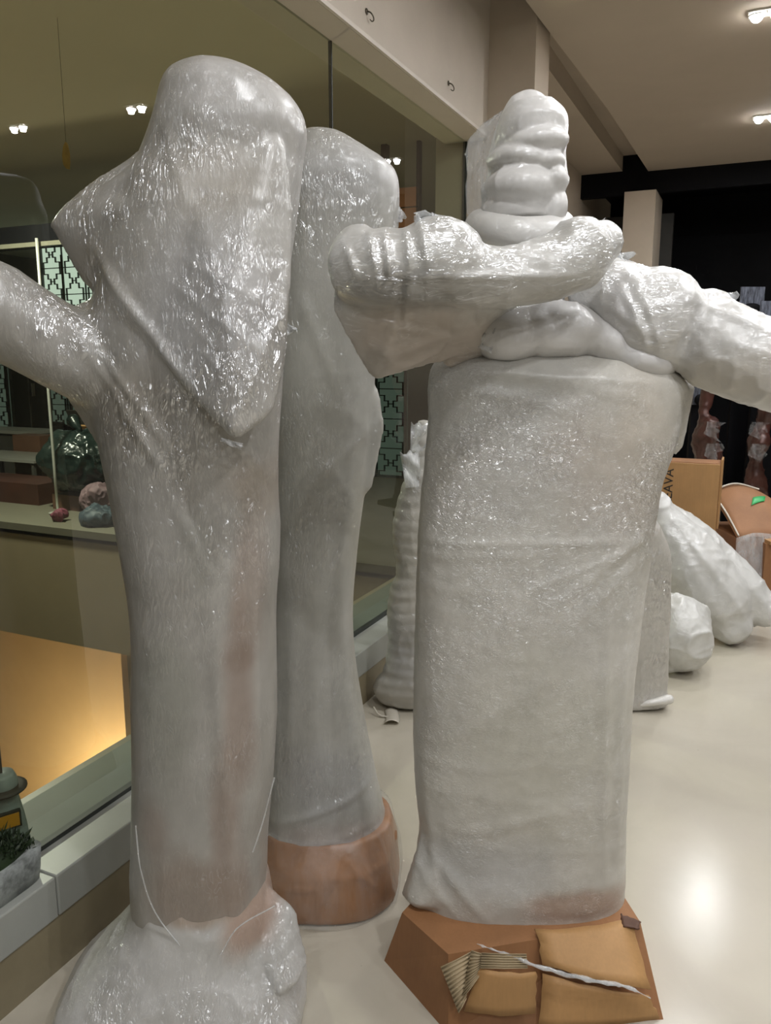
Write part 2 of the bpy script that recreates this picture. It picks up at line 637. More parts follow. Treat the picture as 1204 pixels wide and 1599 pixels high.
def join(pieces):
    V, Fc = [], []
    for v, f in pieces:
        k = len(V)
        V += [tuple(p) for p in v]
        Fc += [tuple(i + k for i in q) for q in f]
    return V, Fc


def fuse(name, pieces, voxel=0.008, smooth=8, factor=0.5):
    """one continuous skin around the pieces"""
    V, Fc = join(pieces)
    me = mesh(name + '_raw', V, Fc)
    # keep every piece's normals outward (recalc done per island)
    o = bpy.data.objects.new(name + '_raw', me)
    col.objects.link(o)
    md = o.modifiers.new('r', 'REMESH')
    md.mode = 'VOXEL'
    md.voxel_size = voxel
    md.adaptivity = 0
    if smooth:
        ms = o.modifiers.new('s', 'SMOOTH')
        ms.factor = factor
        ms.iterations = smooth
    dg = bpy.context.evaluated_depsgraph_get()
    new = bpy.data.meshes.new_from_object(o.evaluated_get(dg), depsgraph=dg)
    bpy.data.objects.remove(o)
    bpy.data.meshes.remove(me)
    new.name = name
    for p in new.polygons: p.use_smooth = True
    return new


def getco(me):
    a = np.empty(len(me.vertices) * 3)
    me.vertices.foreach_get('co', a)
    return a.reshape(-1, 3)


def getno(me):
    a = np.empty(len(me.vertices) * 3, np.float32)
    me.vertex_normals.foreach_get('vector', a)
    return a.reshape(-1, 3).astype(float)


def setco(me, P):
    me.vertices.foreach_set('co', P.astype(np.float32).ravel())
    me.update()


def wrinkle(me, terms, seed=1):
    """terms: (amp, (sx,sy,sz)); ridged folds along the normals"""
    P, N = getco(me), getno(me)
    d = np.zeros(len(P))
    for k, (amp, s, ridged) in enumerate(terms):
        w = vnoise(P * np.array(s), 1.0, seed + k)
        if ridged:
            w = (1 - np.abs(w)) ** 3 - 0.4
        d += amp * w
    P = P + N * d[:, None]
    setco(me, P)


def creases(me, fig, lines):
    """lines: (x0,y0,x1,y1, v, amp_m, width_px): raised folds on the near side"""
    P, N = getco(me), getno(me)
    d = np.zeros(len(P))
    front = np.clip(-N[:, 1] * 2, 0, 1)
    for (x0, y0, x1, y1, v, amp, wpx) in lines:
        a, b = fig.P(x0, y0, v)[[0, 2]], fig.P(x1, y1, v)[[0, 2]]
        ab = b - a
        Q = P[:, [0, 2]] - a
        t = np.clip(Q @ ab / (ab @ ab), 0, 1)
        dist = np.linalg.norm(Q - t[:, None] * ab, axis=1)
        w = fig.px2m(wpx, v)
        d += amp * np.exp(-(dist / w) ** 2) * np.sin(np.pi * np.clip(t, 0.02, 0.98)) ** 0.5 * front
    setco(me, P + N * d[:, None])


def tint(me, base, fig=None, blobs=(), seed=3, k_=0.74, gloss=None):
    """colour of what lies under the film, also shade painted on arm undersides: blobs (px,py,v,rx,ry,colour,strength)"""
    P = getco(me)
    C = np.tile(np.array(base, float), (len(P), 1))
    if blobs:
        nz = vnoise(P * np.array([9, 9, 6.0]), 1, seed) * 0.6 + vnoise(P * np.array([30, 30, 14.0]), 1, seed + 1) * 0.3
        for (px, py, v, rx, ry, c, st) in blobs:
            q = fig.P(px, py, v)
            dx = (P[:, 0] - q[0]) / fig.px2m(rx, v)
            dz = (P[:, 2] - q[2]) / fig.px2m(ry, v)
            r = np.sqrt(dx**2 + dz**2) + nz * 0.5
            k = np.clip((1.35 - r) / 0.95, 0, 1)
            k = (k * k * (3 - 2 * k) * st)[:, None]
            C = C * (1 - k) + np.array(c) * k
    C = C * k_ * np.array([1.02, 1.0, 0.975])
    A = np.ones((len(P), 1)) if gloss is None else gloss(P).reshape(-1, 1)
    a = me.color_attributes.new('tint', 'FLOAT_COLOR', 'POINT')
    a.data.foreach_set('color', np.concatenate([C, A], 1).astype(np.float32).ravel())


def sheet(name, grid, mat, parent, thick=0.0015):
    """grid[i][j] points -> thin closed sheet"""
    G = np.array(grid, float)
    a, b = G.shape[:2]
    dx = np.gradient(G, axis=0)
    dy = np.gradient(G, axis=1)
    N = np.cross(dx, dy)
    N /= np.linalg.norm(N, axis=2)[:, :, None] + 1e-9
    top = (G + N * thick / 2).reshape(-1, 3)
    bot = (G - N * thick / 2).reshape(-1, 3)
    V = np.concatenate([top, bot])
    k = a * b
    Fc = []
    for i in range(a - 1):
        for j in range(b - 1):
            q = (i * b + j, i * b + j + 1, (i + 1) * b + j + 1, (i + 1) * b + j)
            Fc.append(q)
            Fc.append(tuple(x + k for x in q[::-1]))
    edge = [i * b for i in range(a)] + [(a - 1) * b + j for j in range(1, b)] + [i * b + b - 1 for i in range(a - 2, -1, -1)] + [j for j in range(b - 2, 0, -1)]
    for e0, e1 in zip(edge, edge[1:] + edge[:1]):
        Fc.append((e0, e1, e1 + k, e0 + k))
    return link(name, mesh(name, V, Fc, True), mat, parent)


def tail(name, a, b, w0, w1, mat, parent, seed=0, amp=0.012, n=14, m=7, up=(0, 0, 1)):
    """crumpled loose end of film from a to b"""
    rnd = random.Random(seed)
    a, b = np.array(a, float), np.array(b, float)
    t = b - a
    t /= np.linalg.norm(t)
    s = np.cross(t, np.array(up, float))
    s /= np.linalg.norm(s) + 1e-9
    q = np.cross(s, t)
    G = []
    ph = [rnd.uniform(0, 6.28) for _ in range(4)]
    for i in range(n):
        f = i / (n - 1)
        w = w0 + (w1 - w0) * f
        row = []
        for j in range(m):
            g = j / (m - 1) - 0.5
            off = amp * (math.sin(9 * f + ph[0] + 5 * g) + 0.6 * math.sin(17 * g + ph[1] + 6 * f)) * (0.3 + f)
            jag = 0.12 * w * math.sin(13 * g + ph[2]) * (f ** 3)
            row.append(a + (b - a) * f + q * (g * w) + s * off + t * jag)
        G.append(row)
    return sheet(name, G, mat, parent, 0.001)


# ================================================================== THE ROOM
XG = -1.60          # glass plane
ZC = 3.26           # ceiling
YP = 4.58           # front of the pillar
YF = 8.36           # fascia at the far end
XR, YB = 5.5, -5.0

floor = struct(box('floor', -1.475, XR, YB, 10.2, -0.12, 0.0, M_floor))

# ceiling: main slab with a recessed slot beside a side soffit
cl = struct(link('ceiling', mesh('ceiling', *(lambda pts: ([(x, y, ZC) for x, y in pts] + [(x, y, 3.95) for x, y in pts],
     [tuple(range(len(pts))), tuple(range(2 * len(pts) - 1, len(pts) - 1, -1))] + [(i, (i + 1) % len(pts), len(pts) + (i + 1) % len(pts), len(pts) + i) for i in range(len(pts))]))
     ([(-1.195, YB), (XR, YB), (XR, YF), (-1.092, YF), (-1.118, 6.32), (-1.174, 4.84), (-1.195, 4.28)])), M_ceil))
struct(box('ceiling_soffit', -2.3, -1.33, YP + 0.3, YF, ZC + 0.02, 3.42, M_ceil))
struct(box('ceiling_slot', -2.3, -1.09, YP + 0.3, YF, 3.42, 3.6, M_ceil))
struct(box('ceiling_recess', -1.62, -1.19, YB, YP + 0.3, 3.95, 4.05, M_pillar))

# header beam above the glass, its trim, and the pillar
struct(box('wall_header', XG - 0.12, -1.475, YB, YP, 2.71, 4.0, M_header))
struct(box('trim_1', -1.475, -1.462, YB, YP, 2.712, 2.728, M_trim))
struct(box('wall_pillar', -1.78, -1.214, YP, YP + 0.30, 0.0, 4.0, M_pillar))
struct(box('wall_left', -1.80, -1.72, YP + 0.3, 10.2, 0.0, 3.9, M_pillar))
# window band: kerb, white sill slabs, glass panes
struct(box('baseboard_kerb', -2.0, -1.475, YB, YP, -0.1, 0.145, M_kerb))
sill = struct(empty('trim_2', (0, 0, 0)))
yy = -2.9
random.seed(4)
joint = onx(87, 1390, -1.475).y
ys = [joint - 1.2 * k for k in range(4, 0, -1)] + [joint + 1.2 * k for k in range(0, 3)] + [YP]
for a, b in zip(ys[:-1], ys[1:]):
    if b - a > 0.05:
        box('sill_slab', XG + 0.004, -1.470, a + 0.0015, b - 0.0015, 0.145, 0.255, M_white_sill, sill, 0.004)
struct(box('trim_3', XG - 0.006, XG + 0.016, YB, YP, 0.255, 0.268, M_gasket))
led = struct(box('trim_4', -1.80, XG - 0.008, YB, 5.2, 0.10, 0.262, M_ledge))
win = struct(empty('window_1', (XG, 0, 0)))
jy = 2.978
for a, b in ((jy - 6.0, jy - 3.0), (jy - 3.0, jy), (jy, YP)):
    box('pane', -0.006, 0.006, a + 0.002, b - 0.002, 0.262, 2.71, M_glass, win)
for y in (jy - 3.0, jy):
    box('pane_joint', -0.007, 0.007, y - 0.003, y + 0.003, 0.262, 2.71, M_gasket, win)
box('edge_gasket', -0.012, 0.012, YP - 0.012, YP - 0.001, 0.262, 2.71, M_gasket, win)

# far end: fascia, pier, dark shop behind
struct(box('wall_fascia', -2.3, XR, YF, YF + 0.08, 3.06, 3.6, M_black))
struct(box('wall_pier', -1.275, -0.99, 8.2, 8.75, 0.0, 3.06, M_pillar))
struct(box('wall_back', -2.3, XR, 10.1, 10.2, 0.0, 3.6, M_black))
struct(box('ceiling_shop', -2.3, XR, YF + 0.08, 10.1, 3.3, 3.4, M_black))
p0, p1 = ony(948, 340, 9.0), ony(978, 420, 9.0)
struct(box('wall_stub', p0.x, -0.9, 9.0, 9.08, 0.0, p0.z, M_dkgrey))
# sides that close the hall behind and beside the viewer
struct(box('wall_right', XR, XR + 0.1, YB, 10.2, 0.0, 3.9, M_hallwall))
struct(box('wall_rear', -2.3, XR, YB - 0.1, YB, 0.0, 3.9, M_hallwall))

# hooks in the header
for k, (hx, hy) in enumerate(((572, 18), (700, 130))):
    p = onx(hx, hy, -1.475)
    o = empty('wall_hook', p)
    tag(o, ['dark wire hook in the header, nearer the top edge of the picture', 'dark wire hook in the header, nearer the pillar'][k], 'hook', 'hooks in the header')
    R = [(0.0, 0, 0.0, .004), (0.012, 0, -0.002, .004), (0.03, 0.0, -0.012, .0038), (0.04, 0.012, -0.03, .0036), (0.036, 0.026, -0.044, .0034), (0.022, 0.030, -0.046, .003), (0.012, 0.026, -0.036, .0025)]
    V, Fc = sweep([(a * .65, b * .65, c * .65, r * .75) for a, b, c, r in R], 8, 24)
    link('hook_wire', mesh('hook_wire', V, Fc, True), M_hook, o)
    V, Fc = ellipsoid((0.002, 0, 0), .004, .012, .012, 0, 12, 6)
    link('screw_plate', mesh('screw_plate', V, Fc, True), M_hook, o)


# ------------------------------------------------------------------ twin downlights (real grid: seen directly and mirrored in the glass)
def disc(r, n=20, z=0.0):
    return [(r * math.cos(2 * math.pi * k / n), r * math.sin(2 * math.pi * k / n), z) for k in range(n)]


def downlight(x, y, label, group):
    root = empty('twin_downlight', (x, y, ZC))
    tag(root, label, 'ceiling light', group)
    V, Fc = boxdata(-0.088, 0.088, -0.05, 0.05, -0.008, -0.0005)
    link('trim_plate', mesh('trim_plate', V, Fc), M_lampbody, root)
    for s in (-1, 1):
        n = 20
        Vr = disc(0.042, n, -0.012) + disc(0.042, n, -0.018) + disc(0.033, n, -0.018) + disc(0.033, n, -0.0125)
        Fr = []
        for k in range(3):
            for j in range(n):
                Fr.append((k * n + j, k * n + (j + 1) % n, (k + 1) * n + (j + 1) % n, (k + 1) * n + j))
        r = link('lamp_ring', mesh('lamp_ring', Vr, Fr, True), M_lampbody, root)
        r.location = (s * 0.047, 0, 0)
        Vl, Fl = ellipsoid((0, 0, -0.016), .031, .031, .031, 0, 18, 10)
        l = link('lamp_lens', mesh('lamp_lens', Vl, Fl, True), M_lamp, root)
        l.location = (s * 0.047, 0, 0)
        ld = bpy.data.lights.new('lamp_light', 'AREA')
        ld.shape = 'DISK'
        ld.size = 0.04
        ld.energy = LAMP_W
        ld.color = LAMP_COL
        lo = bpy.data.objects.new('lamp_light', ld)
        lo.location = (s * 0.047, 0, -0.0485)
        lo.parent = root
        col.objects.link(lo)


seen = {(0.93, 4.78): 'white twin ceiling downlight whose mirror image shows left of the near statue head',
        (2.08, 4.78): 'white twin ceiling downlight whose mirror image shows at the far left edge of the glass',
        (-0.12, 6.9): 'white twin ceiling downlight at the right edge, nearest the dark back wall',
        (-0.10, 5.0): 'white twin ceiling downlight high at the right edge of the ceiling'}
for x in (-0.12, 0.93, 2.08):
    for y in (-1.3, 0.75, 2.8, 4.78, 6.9):
        xx, y2 = (x + (0.03 if x < 0 else 0), y)
        if (x, y) == (-0.12, 4.78): xx, y2 = -0.10, 4.92
        lab = seen.get((x, y)) or (seen[(-0.10, 5.0)] if (x, y) == (-0.12, 4.78) else 'white twin ceiling downlight in the grid over the hall, outside the picture')
        downlight(xx, y2, lab, 'twin downlights in the hall ceiling')

# ================================================================== BEYOND THE GLASS
YS = 5.24
zb = ony(100, 1004, YS).z
struct(box('floor_far', -12, -1.80, YS, 12.0, -0.10, 0.0, M_slab_top))
struct(box('trim_5', -12, -1.80, YS - 0.02, YS + 0.30, -0.06, 0.006, M_slab_top))
struct(box('wall_slab_face', -12, -1.8, YS, YS + 0.25, zb, -0.06, M_slab))
struct(box('wall_far_back', -12, -1.80, 11.0, 11.1, 0, 3.4, M_dkgrey))
struct(box('ceiling_far', -12, -1.80, YB, 11.0, 3.3, 3.4, M_farceil))
struct(box('wall_far_end', -12.1, -12, YB, 11.0, -4, 3.4, M_dkgrey))
bz0, bz1 = ony(40, 384, YS + 0.6).z, ony(40, 352, YS + 0.6).z
struct(box('trim_6', -12, -3.6, YS + 0.6, YS + 0.8, bz0, bz1, M_black))
struct(box('trim_7', -12, -3.6, YS + 0.55, YS + 0.6, bz0 - 0.02, bz0 + 0.02, M_slab_top))
# warm-lit wall of the floor below, set back under the slab
YO = 5.9
cx_ = ony(193, 1090, YS + 0.1).x
struct(box('wall_lower_orange', -12, cx_ + 0.1, YO, YO + 0.1, -4.0, zb + 0.3, M_orange_wall))
struct(box('wall_lower_return', cx_, cx_ + 0.12, YS + 0.1, YO, -4.0, zb, M_orange_wall))
struct(box('wall_lower_side', cx_ + 0.12, -1.8, YS + 0.05, YS + 0.15, -4.0, zb, M_slab))
struct(box('floor_lower', -12, -1.8, YB, YO, -4.1, -4.0, M_slab))
wl = bpy.data.lights.new('wall_washer_light', 'POINT')
wl.shadow_soft_size = 0.06
wl.energy = 230
wl.color = (1.0, 0.84, 0.60)
wz = ony(170, 1290, 5.5).z - 0.3
wroot = empty('wall_washer', (cx_ - 0.30, 5.36, wz))
tag(wroot, 'warm wall uplighter on the floor below beyond the glass', 'lamp')
box('lamp_bracket', -0.02, 0.30, -0.02, 0.02, -0.10, -0.06, M_dkgrey, wroot)
V, Fc = ellipsoid((0, 0, -0.02), .09, .09, .02, 0, 20, 8)
link('lamp_housing', mesh('lamp_housing', V, Fc, True), M_lampbody, wroot)
wo = bpy.data.objects.new('wall_washer_light', wl)
wo.location = (0, 0, 0.09)
wo.parent = wroot
col.objects.link(wo)


# lattice screens (backlit panel + real bars)
def lattice(name, x0, x1, z0, z1, Y, emat, label, cell=0.42, seed=0):
    root = empty(name, ((x0 + x1) / 2, Y, z0))
    tag(root, label, 'screen', 'lattice screens beyond the glass')
    w, h = x1 - x0, z1 - z0
    V, Fc = boxdata(-w / 2, w / 2, 0.03, 0.05, 0, h)
    link('backlit_panel', mesh('backlit_panel', V, Fc), emat, root)
    nx, nz = max(1, round(w / cell)), max(1, round(h / cell))
    cw, ch = w / nx, h / nz
    shared = None
    bt = 0.0055
    pcs = []

    def bar(xa, za, xb, zb_):
        pcs.append(boxdata(min(xa, xb) - bt, max(xa, xb) + bt, 0.0, 0.028, min(za, zb_) - bt, max(za, zb_) + bt))
    # stepped meander inside one cell
    S = [(.12, 0), (.12, .22), (.30, .22), (.30, .40), (.42, .40), (.42, .60), (.30, .60), (.30, .78), (.12, .78), (.12, 1)]
    T = [(.88, 0), (.88, .22), (.70, .22), (.70, .40), (.58, .40), (.58, .60), (.70, .60), (.70, .78), (.88, .78), (.88, 1)]
    for poly in (S, T):
        for (a, b), (c, d) in zip(poly, poly[1:]):
            bar(a * cw, b * ch, c * cw, d * ch)
    bar(0, 0, cw, 0)
    bar(0, 0, 0, ch)
    bar(.42 * cw, .5 * ch, .58 * cw, .5 * ch)
    V, Fc = join(pcs)
    shared = mesh('lattice_cell', V, Fc)
    for i in range(nx):
        for k in range(nz):
            o = link('lattice_cell', shared, M_lattice, root)
            o.location = (-w / 2 + i * cw, 0, k * ch)
    for (a, b, c, d) in ((-w / 2, -w / 2 + .03, 0, h), (w / 2 - .03, w / 2, 0, h), (-w / 2, w / 2, 0, .03), (-w / 2, w / 2, h - .03, h)):
        V, Fc = boxdata(a, b, -0.012, 0.05, c, d)
        link('screen_frame', mesh('screen_frame', V, Fc), M_lattice, root)
    return root


YL = 9.4
a, b = ony(60, 378, YL), ony(150, 480, YL)
lattice('lattice_screen', a.x, b.x + 0.25, 1.3, a.z, YL, M_screen, 'bright backlit lattice screen seen under the pointed shoulder of the near statue', 0.42)
a, b = ony(74, 600, YL), ony(150, 660, YL)
lattice('lattice_screen', a.x, b.x + 0.2, 0.0, 1.22, YL, M_screen_dim, 'dim lattice screen above the black bag', 0.42)
a, b = ony(-60, 560, YL), ony(16, 660, YL)
lattice('lattice_screen', a.x, b.x, 0.0, 1.5, YL, M_screen_dim, 'dim lattice screen at the left edge of the picture', 0.42)
a, b = ony(585, 590, YL), ony(634, 710, YL)
lattice('lattice_screen', a.x, b.x, 0.0, ony(600, 560, YL).z, YL, M_screen_dim, 'dim green lattice screen seen between the statues under the bent arm', 0.42)
a, b = ony(16, 560, YL - .2), ony(75, 655, YL - .2)
pn = empty('dark_panel', ((a.x + b.x) / 2, YL - .2, 0.0))
tag(pn, 'tall dark door panel between two lattice screens', 'panel')
w = (b.x - a.x) / 2
box('door_leaf', -w, w, 0, 0.05, 0, 2.35, M_black, pn)
box('door_leaf_edge', -0.012, 0.012, -0.01, 0, 0, 2.35, M_dkgrey, pn)
box('door_handle', w * .3, w * .3 + .02, -0.05, 0, 0.95, 1.15, M_steel_pole, pn)
for k, (px, y0, y1) in enumerate(((57, 372, 650), (95, 398, 650))):
    t_ = ony(px, y0, 5.75 + k * 3.1)
    V, Fc = sweep([(0, 0, 0.0, .014), (0, 0, 1.2, .014), (0, 0, t_.z, .014)], 12, 6, 1.0, False)
    o = empty('thin_pole', (t_.x, t_.y, 0))
    tag(o, ['pale thin upright pole at the left, in front of the lattice', 'dark thin upright pole beside the bright lattice'][k], 'pole')
    link('pole_shaft', mesh('pole_shaft', V, Fc, True), [M_steel_pole, M_dkgrey][k], o)
    V, Fc = ellipsoid((0, 0, .012), .09, .09, .012, 0, 20, 6)
    link('pole_foot', mesh('pole_foot', V, Fc, True), [M_steel_pole, M_dkgrey][k], o)

# gold hanging ornament
p = onx(103, 240, -2.6)
p = CAM + ray(103, 222) * 4.4
o = empty('gold_ornament', p)
tag(o, 'small gold leaf ornament hanging high beyond the glass', 'ornament')
prof = [(0, 0), (.018, .02), (.03, .07), (.028, .11), (.014, .15), (-.006, .145), (-.026, .12), (-.03, .07), (-.016, .02)]
V = [(x, -.006, -z * 0.95) for x, z in prof] + [(x * .6, .006, -z * 0.95) for x, z in prof]
n = len(prof)
Fc = [tuple(range(n)), tuple(range(2 * n - 1, n - 1, -1))] + [(i, (i + 1) % n, n + (i + 1) % n, n + i) for i in range(n)]
link('leaf_plate', mesh('leaf_plate', V, Fc), M_gold, o)
V, Fc = sweep([(0, 0, 0, .0012), (0, 0, .3, .0012), (0, 0, 3.3 - p.z, .0012)], 6, 4, 1, False)
link('thread', mesh('thread', V, Fc), M_dkgrey, o)

# orange boarded panel high beyond the glass
a, b = ony(618, 292, 6.6), ony(652, 372, 6.6)
o = empty('orange_board_panel', ((a.x + b.x) / 2, 6.6, 0))
tag(o, 'orange board panel seen through the glass above the bent arm', 'panel')
w = (b.x - a.x) / 2
nb = 5
z0_, z1_ = b.z - 0.4, a.z
for k in range(nb):
    zz0 = z0_ + (z1_ - z0_) * k / nb
    zz1 = z0_ + (z1_ - z0_) * (k + 1) / nb - 0.012
    box('board', -w - .1, w, 0, 0.03, zz0, zz1, M_orange_panel, o)
box('panel_frame', -w - .13, -w - .08, -0.02, 0.05, z0_, 3.3, M_wood, o)
box('panel_post', w - .015, w + .015, 0.0, 0.05, z0_, 3.3, M_wood, o)


def crumple_bag(name, c, rx, ry, rz, mat, label, cat, seed, parts=(), amp=0.05):
    o = empty(name, (c[0], c[1], c[2]))
    tag(o, label, cat)
    V, Fc = ellipsoid((0, 0, rz), rx, ry, rz, 0, 40, 26)
    me = fuse('bag_body', [(V, Fc)], max(rx, rz) / 22, 2)
    wrinkle(me, [(amp, (5, 5, 5), False), (amp * .6, (11, 11, 7), True), (amp * .25, (28, 28, 16), True)], seed)
    P = getco(me)
    P[:, 2] = np.maximum(P[:, 2], 0.004)
    setco(me, P)
    link('bag_body', me, mat, o)
    return o


Yg = 5.95
a, b = ony(58, 672, Yg), ony(163, 778, Yg)
c = (a + b) / 2
bw, bh = (b.x - a.x) / 2, (a.z - b.z) / 2
zt = max(b.z, 0.12)
# folded cloths under the black bag
pk = crumple_bag('cloth_bag', (ony(140, 770, Yg - .25).x, Yg - .15, 0.0), .2, .13, .16, M_pink, 'pink cloth bundle under the black bag', 'bag', 5)
bl = crumple_bag('cloth_bag', (ony(150, 790, Yg - .5).x, Yg - .45, 0.0), .18, .14, .09, M_blue, 'blue cloth bundle at the slab edge in front of the pink one', 'bag', 6)
mr = crumple_bag('cloth_bag', (ony(88, 800, Yg - .5).x, Yg - .5, 0.0), .09, .09, .06, M_maroon, 'small maroon cloth bundle at the slab edge left of the blue one', 'bag', 8)
sp = box('storage_crate', c.x - .26, c.x + .1, Yg - .02, Yg + .4, 0.0, zt, M_card_dark)
tag(sp, 'pale brown crate supporting the black plastic bag', 'crate')
bg = crumple_bag('garbage_bag', (c.x, Yg + .12, zt), bw, .3, bh, M_bag, 'large black plastic garbage bag seen through the glass', 'bag', 7)
V, Fc = sweep([(0, 0, bh * 1.9, .05), (.03, 0, bh * 2.05, .03), (.0, 0, bh * 2.15, .045), (-.06, .02, bh * 2.3, .07)], 14, 20)
link('bag_neck', mesh('bag_neck', V, Fc, True), M_bag, bg)
# boxes and table on the left
a, b = ony(-60, 752, 6.0), ony(62, 800, 6.0)
wd = box('wooden_chest', a.x, b.x, 6.0, 6.5, 0, ony(0, 752, 6.0).z, M_wood)
tag(wd, 'dark red wooden chest low at the left edge beyond the glass', 'chest')
zt = ony(0, 716, 6.6).z
tb = empty('white_table', (ony(-10, 716, 6.6).x, 6.9, 0))
tag(tb, 'white-topped table behind the dark wooden chest', 'table')
tw = abs(ony(52, 716, 6.6).x - ony(-10, 716, 6.6).x)
box('table_top', -tw, tw, -.3, .35, zt - .03, zt, M_table, tb)
for sx in (-1, 1):
    for sy in (-.26, .30):
        box('leg', sx * (tw - .05) - .018, sx * (tw - .05) + .018, sy - .018, sy + .018, 0, zt - .03, M_dkgrey, tb)
zb2 = ony(0, 672, 7.6).z
sh = empty('white_shelf', (ony(-10, 672, 7.6).x, 7.8, 0))
tag(sh, 'pale shelf unit behind the white-topped table', 'shelf')
tw = abs(ony(46, 672, 7.6).x - ony(-10, 672, 7.6).x)
box('shelf_board', -tw, tw, -.2, .3, zb2 - .04, zb2, M_table, sh)
box('shelf_panel', -tw, tw, -.16, .28, 0.0, zb2 - .04, M_dkgrey, sh)
cb = box('red_brown_box', ony(20, 690, 7.3).x, ony(62, 690, 7.3).x, 7.3, 7.55, 0, ony(40, 680, 7.3).z, M_card_dark)
tag(cb, 'red-brown box between the shelf and the black bag', 'box')
# clutter behind the bag
for k, (x0, x1, y0, Y, mt, lb) in enumerate(((107, 130, 640, 7.75, M_dkgrey, 'dark standing case behind the black bag'), (128, 152, 662, 6.9, M_card_tan, 'tan torn carton behind the black bag, right of the dark case'),
                                             (78, 104, 655, 7.4, M_black, 'black crate behind the black bag, left of the dark case'))):
    a, b = ony(x0, y0, Y), ony(x1, y0, Y)
    o = empty('storage_box', ((a.x + b.x) / 2, Y, 0))
    tag(o, lb, 'box')
    w = (b.x - a.x) / 2
    box('box_body', -w, w, 0, .25, 0, a.z - .08, mt, o)
    V, Fc = boxdata(-w, w, -.01, .01, 0, .09)
    f = link('box_flap', mesh('box_flap', V, Fc), mt, o)
    f.location = (0, 0, a.z - .08)
    f.rotation_euler = (0.5 + .2 * k, 0, 0)
tl = bpy.data.lights.new('far_fill_light', 'AREA')  # added lamp, out of view, to brighten the hall beyond the glass
tl.shape = 'DISK'
tl.size = 0.3
tl.energy = 200
tl.color = (1.0, 0.97, 0.84)
dr = empty('far_fill_lamp', (-6.0, 4.6, 3.3))
tag(dr, 'added flush ceiling lamp, out of view, filling the dim hall beyond the glass', 'ceiling light')
V, Fc = ellipsoid((0, 0, -.02), .2, .2, .02, 0, 24, 6)
link('lamp_cover', mesh('lamp_cover', V, Fc, True), M_lampbody, dr)
o = bpy.data.objects.new('far_fill_light', tl)
o.parent = dr
o.location = (0, 0, -.06)
col.objects.link(o)

# ================================================================== PLANTER AND SIGN ON THE SILL
pr = empty('marble_planter', (-1.545, onx(10, 1400, -1.49).y + 0.01, 0.255))
tag(pr, 'grey marbled planter pot with dark shrub on the white sill', 'planter')
L_ = 0.13
Vp = []
prof = [(0.0, .050, .105), (.03, .053, .11), (.085, .055, .115)]
for (z, hx, hy) in prof:
    th = np.linspace(0, 2 * math.pi, 32, endpoint=False)
    Vp.append(np.stack([hx * np.sign(np.cos(th)) * np.abs(np.cos(th)) ** .4, hy * np.sign(np.sin(th)) * np.abs(np.sin(th)) ** .4, np.full(32, z)], 1))
V, Fc = ringmesh(Vp)
link('pot', mesh('pot', V, Fc, True), M_marble, pr)
rng = np.random.RandomState(3)
V, Fc = [], []
for k in range(1100):
    bx, by = rng.uniform(-.04, .04), rng.uniform(-.095, .095)
    ang = rng.uniform(0, 6.28)
    ln = rng.uniform(.012, .034)
    tilt = rng.uniform(0.1, 1.1)
    bz = .083 + rng.uniform(0, .065) * (1 - (bx / .05) ** 2) * (1 - (by / .11) ** 2)
    d = np.array([math.cos(ang) * math.sin(tilt), math.sin(ang) * math.sin(tilt), math.cos(tilt)])
    s = np.cross(d, [0.3, 0.5, 0.8])
    s /= np.linalg.norm(s)
    p0_ = np.array([bx, by, bz])
    i = len(V)
    V += [p0_, p0_ + d * ln * .5 + s * .003, p0_ + d * ln, p0_ + d * ln * .5 - s * .003]
    Fc.append((i, i + 1, i + 2, i + 3))
sh_ = link('shrub_leaves', mesh('shrub_leaves', V, Fc), M_leaf, pr)
sh_['kind'] = 'stuff'
V, Fc = ellipsoid((0, 0, .085), .045, .1, .04, 0, 20, 10)
link('shrub_core', mesh('shrub_core', V, Fc, True), M_leaf, pr)

sg = empty('warning_sign_stand', (-1.70, onx(10, 1300, -1.70).y - .0, 0.262))
tag(sg, 'grey sign stand with orange label behind the glass beside the planter', 'sign')
V, Fc = sweep([(0, 0, 0.0, .055), (0, 0, .05, .05), (0, 0, .12, .038), (0, 0, .14, .036)], 20, 10, 1, False)
link('stand_body', mesh('stand_body', V, Fc, True), M_sign_grey, sg)
V, Fc = ellipsoid((0, 0, .147), .062, .062, .010, 0, 24, 8)
link('stand_collar', mesh('stand_collar', V, Fc, True), M_dkgrey, sg)
V, Fc = sweep([(0, 0, .15, .04), (0, 0, .17, .038), (0, 0, .19, .03)], 20, 6, 1, False)
link('stand_cap', mesh('stand_cap', V, Fc, True), M_sign_grey, sg)
box('pole', -.004, .004, -.004, .004, .18, .34, M_dkgrey, sg)
V, Fc = boxdata(-.052, -.04, -.03, .03, .055, .10)
lb = link('label_border', mesh('label_border', [(-x, y, z) for x, y, z in V], Fc), M_gasket, sg)
V, Fc = boxdata(-.054, -.041, -.025, .025, .06, .095)
link('orange_label', mesh('orange_label', [(-x, y, z) for x, y, z in V], Fc), M_sign_orange, sg)
sg.rotation_euler = (0, 0, -0.5)
# ================================================================== STATUE WITH THE BENT ARM (right)
WHITE = (0.80, 0.81, 0.82)
GREY = (0.62, 0.62, 0.62)
WARM = (0.62, 0.58, 0.52)
TAN = (0.40, 0.27, 0.20)
PINK = (0.52, 0.40, 0.35)

